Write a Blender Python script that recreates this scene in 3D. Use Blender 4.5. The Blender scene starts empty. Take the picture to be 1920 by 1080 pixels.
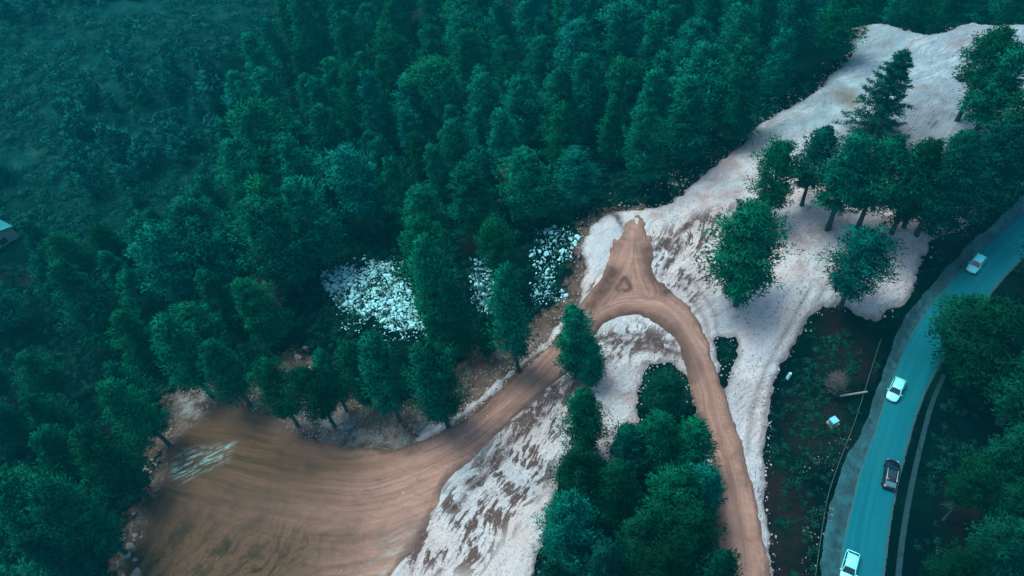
import bpy, bmesh, math, random
import numpy as np
from mathutils import Vector, Matrix
random.seed(7); RNG = np.random.default_rng(7)
R = math.radians
scene = bpy.context.scene
col = scene.collection

# ------------------------------------------------------------ camera, sky, sun, exposure
F = 1400.0; CX, CY = 960.0, 540.0; HC = 100.0        # focal length in photo pixels, camera height in metres
_d = np.array([166.0, -1154.0, -1400.0]); _d /= np.linalg.norm(_d)      # straight down, in camera axes
_z = -_d; _f = np.array([0, 0, -1.0]); _y = _f - _f.dot(_z) * _z; _y /= np.linalg.norm(_y); _x = np.cross(_y, _z)
RW = np.array([_x, _y, _z])                           # camera axes -> world
cam_data = bpy.data.cameras.new('camera'); cam = bpy.data.objects.new('camera', cam_data); col.objects.link(cam)
cam_data.sensor_width = 36; cam_data.lens = 36 * F / 1920; cam_data.clip_end = 6000; cam_data.clip_start = 0.5
m4 = Matrix.Identity(4)
for i in range(3):
    for j in range(3): m4[i][j] = RW[i][j]
m4.translation = (0, 0, HC); cam.matrix_world = m4
scene.camera = cam

SUN_EL, SUN_ROT = R(70), R(-50)
w = bpy.data.worlds.new('World'); scene.world = w; w.use_nodes = True
nt = w.node_tree; nt.nodes.clear()
sky = nt.nodes.new('ShaderNodeTexSky'); sky.sky_type = 'NISHITA'; sky.sun_disc = False
sky.sun_elevation = SUN_EL; sky.sun_rotation = SUN_ROT; sky.air_density = 1.0; sky.dust_density = 2.0; sky.ozone_density = 1.0
bg = nt.nodes.new('ShaderNodeBackground'); bg.inputs['Strength'].default_value = 0.11
ow = nt.nodes.new('ShaderNodeOutputWorld')
nt.links.new(sky.outputs[0], bg.inputs[0]); nt.links.new(bg.outputs[0], ow.inputs[0])
sd_ = bpy.data.lights.new('sun', 'SUN'); sun = bpy.data.objects.new('sun', sd_); col.objects.link(sun)
sd_.energy = 1.5; sd_.angle = R(28); sd_.color = (1, .96, .9)
# nishita: rotation 0 = +Y, turning towards +X
sv = Vector((math.sin(SUN_ROT) * math.cos(SUN_EL), math.cos(SUN_ROT) * math.cos(SUN_EL), math.sin(SUN_EL)))
sun.rotation_euler = sv.to_track_quat('Z', 'Y').to_euler()
scene.view_settings.view_transform = 'Standard'; scene.view_settings.look = 'None'
scene.view_settings.gamma = 1; scene.view_settings.use_curve_mapping = False
scene.view_settings.exposure = 1.12

# ------------------------------------------------------------ projection helpers (photo pixel <-> world)
def rays(px, py):
    v = np.stack([np.asarray(px, float) - CX, CY - np.asarray(py, float), np.full(np.shape(px), -F)], -1)
    return v @ RW.T
def plane(px, py, z):
    r = rays(px, py); t = (z - HC) / r[..., 2]
    return r[..., :2] * t[..., None] if np.ndim(t) else r[:2] * t
def to_px(p):
    p = np.asarray(p, float) - np.array([0, 0, HC]); c = p @ RW
    return np.stack([CX + F * c[..., 0] / -c[..., 2], CY - F * c[..., 1] / -c[..., 2]], -1)

# ------------------------------------------------------------ terrain height
CP = [(1900,430,0),(1800,540,0),(1700,700,0),(1650,860,0),(1620,1000,0),(1600,1080,0),(1590,1250,0),(2050,330,0),(1745,560,0),
      (1590,900,.3),(1600,700,1.2),(1520,800,1.5),(1500,950,1.2),(1480,1080,1.2),(1640,620,1.6),
      (1735,460,4.5),(1690,560,3.6),(1630,595,3.6),(1560,575,4),(1460,660,3.6),(1500,400,5),(1400,500,4.4),(1700,200,6.2),(1700,70,7),(1900,100,8),(1900,280,6.5),
      (1560,140,5),(1400,290,4.2),(1250,390,3.6),(1100,440,3.2),(1100,590,3),(1200,570,3.3),(1330,650,3.2),(1380,850,2.6),(1410,1060,2),(1200,900,1.8),
      (1000,730,2.4),(850,850,1.8),(700,860,1.5),(500,860,1.5),(350,830,1.2),(400,1050,1),(700,1070,1.5),(950,1070,1.5),(1000,880,1.8),
      (700,550,-1.2),(900,540,-.5),(1050,500,1.4),(800,700,.4),(500,650,-3),(250,800,-3),(100,1000,-3),
      (900,300,-5),(1200,250,-2),(1400,120,-1),(600,250,-9),(1000,80,-10),(1300,20,-8),(300,450,-7),(100,600,-6),(450,250,-10),(250,250,-4),(100,150,2),(300,50,4),(0,0,8),
      (1850,780,2.5),(1900,950,3),(1800,1060,2),(2050,700,5)]
cpw = np.array([plane(a, b, c) for a, b, c in CP]); cpz = np.array([c for a, b, c in CP])
far = np.array([(-600, 600), (0, 700), (600, 600), (-600, -200), (0, -300), (600, -200), (-700, 200), (700, 200)], float)
cpw = np.vstack([cpw, far]); cpz = np.concatenate([cpz, [25, -10, 10, 5, 2, 5, 20, 12]])
def phi(r): return r
A = phi(np.linalg.norm(cpw[:, None] - cpw[None], axis=2)) - np.eye(len(cpw)) * 3.0
n = len(cpw); P = np.hstack([np.ones((n, 1)), cpw])
SYS = np.block([[A, P], [P.T, np.zeros((3, 3))]])
SOL = np.linalg.solve(SYS, np.concatenate([cpz, [0, 0, 0]]))
def h0(xy):
    xy = np.asarray(xy, float); sh = xy.shape[:-1]; q = xy.reshape(-1, 2); out = np.empty(len(q))
    for s in range(0, len(q), 60000):
        k = q[s:s + 60000]
        out[s:s + 60000] = phi(np.linalg.norm(k[:, None] - cpw[None], axis=2)) @ SOL[:n] + SOL[n] + k @ SOL[n + 1:]
    return np.clip(out, -26, 30).reshape(sh)
# value noise in numpy
_tab = RNG.random((256, 256))
def vnoise(x, y, s=1.0, o=0):
    x = np.asarray(x) / s + o * 17.3; y = np.asarray(y) / s + o * 9.1
    xi = np.floor(x).astype(int); yi = np.floor(y).astype(int); fx = x - xi; fy = y - yi
    fx = fx * fx * (3 - 2 * fx); fy = fy * fy * (3 - 2 * fy)
    t = lambda a, b: _tab[a % 256, b % 256]
    return (t(xi, yi) * (1 - fx) + t(xi + 1, yi) * fx) * (1 - fy) + (t(xi, yi + 1) * (1 - fx) + t(xi + 1, yi + 1) * fx) * fy
def fbm(x, y, s, oc=4, o=0):
    a = 0; w_ = 1; tot = 0
    for k in range(oc):
        a = a + w_ * vnoise(x, y, s, o + k); tot += w_; w_ *= .5; s *= .5
    return a / tot - .5
def smooth(a, b, x):
    t = np.clip((x - a) / (b - a), 0, 1); return t * t * (3 - 2 * t)
def base_at(px, py):
    """photo pixel -> point on the smooth terrain"""
    px = np.atleast_1d(np.asarray(px, float)); py = np.atleast_1d(np.asarray(py, float)); z = np.zeros(len(px))
    for _ in range(25):
        q = plane(px, py, z); z = z * .4 + h0(q) * .6
    return q
def poly(pts): p = np.array(pts, float); return base_at(p[:, 0], p[:, 1])
def sdist(xy, pl, closed=True):
    """signed distance (inside positive) to polygon"""
    xy = np.asarray(xy, float); sh = xy.shape[:-1]; q = xy.reshape(-1, 2)
    d = np.full(len(q), 1e18); ins = np.zeros(len(q), bool); m = len(pl)
    for i in range(m if closed else m - 1):
        a = pl[i]; b = pl[(i + 1) % m]; e = b - a; v = q - a
        t = np.clip((v @ e) / max(e @ e, 1e-9), 0, 1); dd = v - t[:, None] * e
        d = np.minimum(d, (dd ** 2).sum(1))
        if closed:
            c = (a[1] > q[:, 1]) != (b[1] > q[:, 1])
            xi = (b[0] - a[0]) * (q[:, 1] - a[1]) / (b[1] - a[1] + 1e-12) + a[0]
            ins ^= c & (q[:, 0] < xi)
    d = np.sqrt(d)
    if closed: d = np.where(ins, d, -d)
    return d.reshape(sh)
def smoothline(pts, it=2, closed=True):
    p = np.array(pts, float)
    for _ in range(it):
        if closed: nx = np.roll(p, -1, 0); p = np.stack([.75 * p + .25 * nx, .25 * p + .75 * nx], 1).reshape(-1, 2)
        else:
            a = p[:-1]; b = p[1:]; mm = np.stack([.75 * a + .25 * b, .25 * a + .75 * b], 1).reshape(-1, 2)
            p = np.vstack([p[:1], mm, p[-1:]])
    return p

GRAVEL = smoothline(poly([(1082,465),(1098,445),(1110,420),(1150,402),(1195,400),(1240,385),(1290,355),(1320,325),(1355,295),(1395,265),(1420,240),(1470,205),(1520,180),(1570,135),(1600,98),(1590,88),(1530,72),(1580,58),(1645,46),(1680,53),(1710,66),(1740,71),(1770,64),(1800,47),(1850,53),(1920,53),(2100,50),
  (2100,200),(1960,290),(1915,310),(1890,330),(1860,370),(1840,388),(1815,425),(1770,437),(1742,450),(1743,470),(1715,495),(1713,530),(1690,565),(1665,575),(1640,603),(1605,592),(1590,575),(1560,573),(1545,580),(1515,600),(1490,640),(1460,680),(1446,720),(1440,780),(1435,860),(1440,900),(1432,930),(1440,1000),(1450,1100),(1450,1200),
  (600,1200),(640,1080),(680,1000),(740,930),(810,870),(870,830),(920,785),(980,730),(1040,670),(1055,640),(1035,640),(960,712),(880,780),(790,830),(780,822),(870,765),(950,700),(1020,640),(1060,600),(1090,570),(1085,530),(1105,500)]), 2)
DIRT = smoothline(poly([(1345,1200),(1340,1080),(1335,950),(1332,880),(1322,820),(1300,740),(1283,690),(1275,655),(1255,625),(1225,602),(1190,590),(1150,598),(1125,612),(1110,640),(1070,690),(1040,715),(1000,750),(950,790),(905,845),(865,880),(835,905),(810,950),(800,1000),(740,1060),(700,1200),
  (230,1200),(230,1080),(260,1010),(290,950),(315,890),(330,830),(370,790),(420,755),(460,765),(500,785),(560,815),(610,835),(680,850),(740,846),(800,828),(880,788),(960,718),(1030,648),(1060,608),(1090,572),(1125,530),(1143,490),(1152,450),(1168,420),(1190,410),(1214,420),(1222,450),(1220,490),(1226,522),(1252,545),(1290,588),(1320,632),(1338,690),(1360,765),(1392,860),(1412,930),(1425,1000),(1440,1080),(1450,1200)]), 2)
TIP = poly([(1192,428)])[0]
TRI = smoothline(poly([(1152,549),(1163,535),(1171,524),(1178,535),(1184,549)]), 1)
ISLAND = smoothline(poly([(1225,688),(1250,676),(1275,690),(1290,730),(1310,785),(1322,830),(1330,900),(1338,1000),(1342,1080),(1345,1200),(980,1200),(1000,1080),(1015,1010),(1035,940),(1058,860),(1120,850),(1155,880),(1185,820),(1200,760),(1205,705)]), 2)
HOLE = smoothline(poly([(1338,628),(1362,632),(1386,630),(1378,680),(1370,715),(1357,750),(1348,725),(1344,680)]), 1)
SOIL = smoothline(poly([(320,730),(420,712),(500,700),(545,650),(610,690),(680,740),(760,760),(850,740),(880,650),(960,620),(1035,585),(1078,520),(1082,440),(1110,402),(1180,390),(1215,385),(1230,400),(1130,430),(1110,520),(1080,600),(1000,700),(900,790),(800,840),(700,900),(300,1100),(180,1100),(260,950),(310,850),(280,860),(300,790)]), 1)
SCRUB = poly([(-100,380),(20,395),(120,450),(230,440),(330,400),(400,340),(412,200),(440,110),(520,40),(560,-100),(-100,-100)])
RIM = np.array(GRAVEL[(GRAVEL[:, 1] > 0)])
rimline = smoothline(poly([(1480,60),(1530,72),(1580,58),(1645,46),(1680,53),(1710,66),(1740,71),(1770,64),(1800,47),(1850,53),(1920,53),(2100,50),(2400,50)]), 2, False)
ROADL = [(2150,215),(2030,300),(1920,388),(1850,450),(1800,505),(1750,560),(1710,620),(1685,680),(1662,740),(1640,810),(1612,880),(1595,960),(1580,1020),(1572,1090),(1560,1250)]
ROADR = [(2150,320),(2030,395),(1920,480),(1885,515),(1850,560),(1812,610),(1775,665),(1750,705),(1726,760),(1708,820),(1692,880),(1678,940),(1668,1000),(1658,1090),(1640,1250)]
rl = smoothline(poly(ROADL), 2, False); rr = smoothline(poly(ROADR), 2, False)
ROAD = np.vstack([rl, rr[::-1]])

def sd_gravel(xy):
    x, y = xy[..., 0], xy[..., 1]
    d = sdist(xy, GRAVEL) + 1.8 * fbm(x, y, 5.0, 5, 3) + 1.2 * fbm(x, y, 1.3, 2, 5)
    d = np.minimum(d, -sdist(xy, ISLAND) + 2.2 * fbm(x, y, 2.5, 4, 8))
    return np.minimum(d, -sdist(xy, HOLE) + 1.8 * fbm(x, y, 2.0, 4, 9))
def sd_dirt(xy):
    x, y = xy[..., 0], xy[..., 1]
    return np.minimum(sdist(xy, DIRT) + .15, sdist(xy, DIRT) + .15) - 1.1 * np.exp(-(np.hypot(x - TIP[0], y - TIP[1]) / 6) ** 2) * (.7 - 4.5 * fbm(x * 1.6, y * .45, 1.1, 3, 29)) + 1.3 * fbm(x, y, 5, 4, 21) + .9 * fbm((x + y) * .45, (x - y) * 1.5, 1.6, 3, 22)
def ground_h(xy):
    x, y = xy[..., 0], xy[..., 1]
    z = h0(xy)
    # drop beyond the rim of the spoil platform
    ri = sdist(xy, rimline, False)
    ylin = np.interp(x, rimline[:, 0], rimline[:, 1])
    beyond = (y > ylin) & (x > rimline[0, 0] - 30)
    z = z - np.where(beyond, 15 * smooth(0.5, 16, ri) + 8 * smooth(10, 60, ri), 0) * smooth(rimline[0, 0] - 30, rimline[0, 0] + 3, x)
    dr = sdist(xy, ROAD)
    rough = smooth(1, 8, -dr)
    z = z + rough * (1.2 * fbm(x, y, 9, 4, 1) + .8 * fbm(x, y, 2.2, 3, 2) * rough)
    z = np.where(dr > -2.5, z * (1 - smooth(-2.5, 0, dr)), z)
    # ditch on the far side of the road
    return z - np.where(dr > -1.2, .12 * smooth(-1.2, 0, dr), 0)
COOLP = poly([(1420,260),(1560,300),(1650,250),(1760,330),(2100,320),(2100,0),(1500,0),(1500,150)])
RIDGES = [smoothline(poly(p), 2, False) for p in ([(1118,636),(1160,628),(1200,633),(1235,640),(1268,650)],[(1140,645),(1175,642),(1205,646),(1240,648),(1272,644)],[(1185,662),(1220,655),(1250,660),(1278,668)],[(985,768),(1030,728),(1075,712),(1110,698)],[(950,800),(1010,768),(1060,738),(1100,712)],[(880,905),(930,850),(985,805),(1020,780)],[(850,960),(900,900),(950,850)],[(1150,402),(1185,455),(1180,500)],[(1230,470),(1270,440),(1310,405)],[(1240,520),(1262,480),(1280,455)])]
def ridge(q): return np.max([np.exp(-((sdist(q, l, False) + .9 * fbm(q[..., 0], q[..., 1], 1.6, 3, 66)) / .62) ** 2) for l in RIDGES], 0)
RUTS = []
for l_ in ([(1398,905),(1402,840),(1408,770),(1432,695),(1478,615),(1520,540),(1560,470)], [(1425,905),(1428,840),(1432,775),(1452,705),(1498,625),(1540,550),(1580,480)], [(1330,640),(1322,600),(1290,560),(1262,500),(1255,440)], [(1345,620),(1338,585),(1308,545),(1282,490),(1275,435)]):
    RUTS.append(smoothline(poly(l_), 3, False))
def rut(q): return np.max([np.exp(-(sdist(q, l, False) / .38) ** 2) for l in RUTS], 0) * smooth(-.1, .1, fbm(q[..., 0], q[..., 1], 6, 3, 88) + .06)
def gravel_h(xy, sg=None):
    x, y = xy[..., 0], xy[..., 1]
    if sg is None: sg = sd_gravel(xy)
    z = ground_h(xy)
    right = smooth(35, 60, x)                   # thick spoil towards the road and the rim
    mound = smooth(-12, 8, sdist(xy, COOLP)) * 2.6 * np.maximum(0, fbm(x * .55 + y * .5, y * 1.0 - x * .6, 8, 3, 37)) + 1.2 * np.maximum(0, fbm(x * .8 + y * .3, y, 9, 3, 31)) + .45 * fbm(x, y, 3.2, 3, 32) + .3 * fbm(x, y, 1.2, 2, 33)
    t = .35 + .9 * right
    return z + np.where(sg > 0, t * (1 - np.exp(-sg / (.5 + .5 * right))), sg * .9) + smooth(.5, 3, sg) * mound * (.35 + .9 * right)

# ------------------------------------------------------------ mesh helpers
def link(name, me, mats, parent=None, smooth_=False):
    o = bpy.data.objects.new(name, me); col.objects.link(o)
    if mats is not None:
        for m in (mats if isinstance(mats, (list, tuple)) else [mats]): me.materials.append(m)
    if smooth_: me.polygons.foreach_set('use_smooth', [True] * len(me.polygons))
    if parent: o.parent = parent
    return o
def mesh_np(name, V, Fc):
    me = bpy.data.meshes.new(name); V = np.asarray(V, np.float32); Fc = np.asarray(Fc, np.int32); k = Fc.shape[1]
    me.vertices.add(len(V)); me.vertices.foreach_set('co', V.ravel())
    me.loops.add(Fc.size); me.loops.foreach_set('vertex_index', Fc.ravel())
    me.polygons.add(len(Fc)); me.polygons.foreach_set('loop_start', np.arange(0, Fc.size, k, dtype=np.int32))
    me.update(calc_edges=True); return me
def attr(me, name, val):
    a = me.attributes.new(name, 'FLOAT', 'POINT'); a.data.foreach_set('value', np.asarray(val, np.float32).ravel())
def tag(o, label=None, cat=None, group=None, kind=None):
    if label: o['label'] = label
    if cat: o['category'] = cat
    if group: o['group'] = group
    if kind: o['kind'] = kind
    return o
def empty(name, loc, rz=0, label=None, cat=None, group=None):
    o = bpy.data.objects.new(name, None); col.objects.link(o); o.location = loc; o.rotation_euler = (0, 0, rz); o.empty_display_size = .5
    return tag(o, label, cat, group)
def grid_idx(nx, ny):
    i = np.arange(nx * ny).reshape(ny, nx)
    return np.stack([i[:-1, :-1], i[:-1, 1:], i[1:, 1:], i[1:, :-1]], -1).reshape(-1, 4)
def sheet(name, x0, x1, y0, y1, step, hf, sdf, mat, attrs=None, cut=-1.5):
    xs = np.arange(x0, x1 + step, step); ys = np.arange(y0, y1 + step, step)
    X, Y = np.meshgrid(xs, ys); xy = np.stack([X, Y], -1)
    s = sdf(xy); Fc = grid_idx(len(xs), len(ys)); keep = (s.ravel()[Fc] > cut).all(1); Fc = Fc[keep]
    used = np.unique(Fc); rem = np.full(X.size, -1); rem[used] = np.arange(len(used))
    q = xy.reshape(-1, 2)[used]; z = hf(q, s.ravel()[used])
    me = mesh_np(name, np.column_stack([q, z]), rem[Fc])
    attr(me, 'sd', s.ravel()[used])
    if attrs:
        for k, f in attrs.items(): attr(me, k, f(q))
    return link(name, me, mat, smooth_=True)

# ------------------------------------------------------------ materials
def newmat(name):
    m = bpy.data.materials.new(name); m.use_nodes = True; return m, m.node_tree, m.node_tree.nodes['Principled BSDF']
def N(t, typ, **kw):
    nd = t.nodes.new(typ)
    for k, v in kw.items(): setattr(nd, k, v)
    return nd
def ramp(t, fac, stops):
    r = t.nodes.new('ShaderNodeValToRGB'); e = r.color_ramp.elements
    while len(e) < len(stops): e.new(.5)
    for el, (p, c) in zip(e, stops): el.position = p; el.color = (*c, 1) if len(c) == 3 else (c[0], c[0], c[0], 1)
    t.links.new(fac, r.inputs[0]); return r.outputs[0]
def noise(t, scale, detail=4, rough=.6, stretch=None, rot=0, vec=None):
    nz = N(t, 'ShaderNodeTexNoise'); nz.inputs['Scale'].default_value = scale; nz.inputs['Detail'].default_value = detail; nz.inputs['Roughness'].default_value = rough
    if vec is None: vec = N(t, 'ShaderNodeTexCoord').outputs['Object']
    if stretch:
        mp = N(t, 'ShaderNodeMapping'); mp.vector_type = 'TEXTURE'; mp.inputs['Scale'].default_value = stretch; mp.inputs['Rotation'].default_value = (0, 0, rot)
        t.links.new(vec, mp.inputs[0]); vec = mp.outputs[0]
    t.links.new(vec, nz.inputs['Vector']); return nz.outputs['Fac']
def mixc(t, fac, a, b, mode='MIX'):
    mx = N(t, 'ShaderNodeMix', data_type='RGBA', blend_type=mode)
    for s, v in ((mx.inputs['Factor'], fac), (mx.inputs[6], a), (mx.inputs[7], b)):
        if isinstance(v, (int, float)): s.default_value = v
        elif isinstance(v, tuple): s.default_value = (*v, 1)
        else: t.links.new(v, s)
    return mx.outputs[2]
def math_(t, op, a, b=0.0, clamp=False):
    nd = N(t, 'ShaderNodeMath', operation=op, use_clamp=clamp)
    for s, v in ((nd.inputs[0], a), (nd.inputs[1], b)):
        if isinstance(v, (int, float)): s.default_value = v
        else: t.links.new(v, s)
    return nd.outputs[0]
def attrn(t, name): return N(t, 'ShaderNodeAttribute', attribute_name=name).outputs['Fac']
def bump(t, bs, h, strength, dist):
    b = N(t, 'ShaderNodeBump'); b.inputs['Strength'].default_value = strength; b.inputs['Distance'].default_value = dist
    t.links.new(h, b.inputs['Height']); t.links.new(b.outputs[0], bs.inputs['Normal'])
def plain(name, c, rough=.6, metal=0, var=.15, scale=3, spec=.4):
    m, t, b = newmat(name)
    f = noise(t, scale, 3)
    t.links.new(ramp(t, f, [(.3, tuple(v * (1 - var) for v in c)), (.7, tuple(min(1, v * (1 + var)) for v in c))]), b.inputs['Base Color'])
    b.inputs['Roughness'].default_value = rough; b.inputs['Metallic'].default_value = metal; b.inputs['Specular IOR Level'].default_value = spec
    return m

def ground_mat():
    m, t, b = newmat('forest_floor')
    c = ramp(t, noise(t, .12, 6, .65), [(.3, (.0, .003, .006)), (.5, (.0, .007, .007)), (.62, (.001, .014, .010)), (.75, (.006, .012, .011))])
    # reddish dry bracken patches
    c = mixc(t, ramp(t, noise(t, .07, 5, .6), [(.58, (0,)), (.7, (.35,))]), c, (.03, .012, .02))
    c = mixc(t, math_(t, 'MULTIPLY', attrn(t, 'maroon'), ramp(t, noise(t, .3, 5, .7), [(.35, (.2,)), (.6, (.9,))])), c, (.02, .012, .014))
    # open scrub hillside
    sc = ramp(t, noise(t, .25, 6, .7), [(.3, (.001, .022, .028)), (.5, (.002, .045, .042)), (.7, (.012, .075, .062))])
    c = mixc(t, attrn(t, 'scrub'), c, sc)
    # bare soil bank
    so = ramp(t, noise(t, .35, 6, .65), [(.25, (.03, .026, .018)), (.45, (.08, .056, .04)), (.6, (.12, .10, .08)), (.75, (.055, .07, .055))])
    so = mixc(t, ramp(t, noise(t, 2.2, 3, .6), [(.58, (0,)), (.66, (.55,))]), so, (.3, .36, .38))
    so = mixc(t, math_(t, 'MULTIPLY', attrn(t, 'pale'), ramp(t, noise(t, .45, 6, .72), [(.44, (0,)), (.62, (.85,))])), so, (.26, .35, .36))
    edge = math_(t, 'ADD', attrn(t, 'soil'), math_(t, 'MULTIPLY', math_(t, 'SUBTRACT', noise(t, .5, 5, .7), .5), 1.6), True)
    c = mixc(t, ramp(t, edge, [(.35, (0,)), (.65, (1,))]), c, so)
    t.links.new(c, b.inputs['Base Color']); b.inputs['Roughness'].default_value = .95; b.inputs['Specular IOR Level'].default_value = .02
    bump(t, b, noise(t, 1.5, 6, .7), .8, .4); return m
def gravel_mat():
    m, t, b = newmat('crushed_stone')
    c = ramp(t, noise(t, .09, 6, .6), [(.3, (.42, .53, .56)), (.45, (.54, .63, .64)), (.55, (.60, .62, .59)), (.68, (.54, .52, .48)), (.8, (.42, .48, .49))])
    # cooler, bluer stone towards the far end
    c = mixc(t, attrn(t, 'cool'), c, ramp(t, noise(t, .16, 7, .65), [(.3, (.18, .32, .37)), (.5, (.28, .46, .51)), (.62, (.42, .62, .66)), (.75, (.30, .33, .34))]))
    c = mixc(t, ramp(t, noise(t, .055, 4, .6), [(.52, (0,)), (.62, (.45,))]), c, (.28, .34, .38))
    # long smears left by the blade
    wv = N(t, 'ShaderNodeVectorMath', operation='ADD'); wn = N(t, 'ShaderNodeTexNoise'); wn.inputs['Scale'].default_value = .06; wn.inputs['Detail'].default_value = 3; tcn = N(t, 'ShaderNodeTexCoord').outputs['Object']; t.links.new(tcn, wn.inputs['Vector'])
    wm = N(t, 'ShaderNodeVectorMath', operation='SCALE'); wm.inputs['Scale'].default_value = 9; t.links.new(wn.outputs['Color'], wm.inputs[0]); t.links.new(tcn, wv.inputs[0]); t.links.new(wm.outputs[0], wv.inputs[1]); WV = wv.outputs[0]
    s1 = noise(t, 1.0, 5, .65, (6.0, 1.1, 3), R(38), WV)
    c = mixc(t, ramp(t, s1, [(.52, (0,)), (.66, (.38,))]), c, (.26, .24, .23))
    c = mixc(t, ramp(t, noise(t, 1, 5, .65, (6, .9, 3), R(55), WV), [(.55, (0,)), (.66, (.4,))]), c, (.50, .56, .58))
    # clods of brown earth
    mud = attrn(t, 'mud')
    s2 = noise(t, 1.0, 6, .62, (3.4, .75, 2), R(47), WV)
    s3 = noise(t, 1.0, 6, .65, (5.5, .9, 2), R(57), WV); brk = noise(t, .35, 4, .6)
    s4 = math_(t, 'ADD', math_(t, 'MAXIMUM', s2, math_(t, 'SUBTRACT', s3, .01)), math_(t, 'MULTIPLY', math_(t, 'SUBTRACT', brk, .5), .55))
    k = math_(t, 'MULTIPLY', ramp(t, s4, [(.555, (0,)), (.60, (1,))]), mud, True)
    c = mixc(t, k, c, (.115, .075, .062))
    c = mixc(t, math_(t, 'MULTIPLY', attrn(t, 'ridge'), ramp(t, noise(t, .8, 5, .7), [(.35, (0,)), (.5, (1,))])), c, (.10, .065, .055))
    k2 = math_(t, 'MULTIPLY', ramp(t, noise(t, .3, 5, .6), [(.45, (0,)), (.62, (.7,))]), attrn(t, 'pink'), True)
    c = mixc(t, k2, c, (.36, .265, .25))
    bd = noise(t, 1, 6, .65, (13, 1.9, 3), R(14), WV)
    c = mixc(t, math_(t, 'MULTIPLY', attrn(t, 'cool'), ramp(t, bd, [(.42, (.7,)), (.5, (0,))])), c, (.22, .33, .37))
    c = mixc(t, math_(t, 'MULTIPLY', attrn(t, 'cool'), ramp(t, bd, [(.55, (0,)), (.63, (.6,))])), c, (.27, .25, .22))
    c = mixc(t, math_(t, 'MULTIPLY', attrn(t, 'earth'), .9), c, ramp(t, noise(t, .7, 5, .7), [(.35, (.13, .15, .10)), (.65, (.22, .2, .16))]))
    c = mixc(t, math_(t, 'MULTIPLY', attrn(t, 'shade_grey'), ramp(t, noise(t, .2, 6, .7), [(.35, (.9,)), (.65, (.35,))])), c, (.17, .22, .26))  # shaded stretch of the gravel painted in as a blue-grey patch
    c = mixc(t, math_(t, 'MULTIPLY', attrn(t, 'rut'), .55), c, (.16, .14, .13))
    c = mixc(t, ramp(t, noise(t, 3.5, 5, .7), [(.33, (.55,)), (.5, (0,))]), c, (.16, .17, .17))
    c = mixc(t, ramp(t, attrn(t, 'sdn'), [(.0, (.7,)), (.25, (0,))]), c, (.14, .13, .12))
    t.links.new(c, b.inputs['Base Color']); b.inputs['Roughness'].default_value = .95; b.inputs['Specular IOR Level'].default_value = .15
    hgt = math_(t, 'ADD', math_(t, 'MULTIPLY', s1, 1.1), math_(t, 'ADD', noise(t, 1.2, 7, .7), math_(t, 'MULTIPLY', k, -.35)))
    bump(t, b, hgt, 1.0, .6); return m
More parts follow.
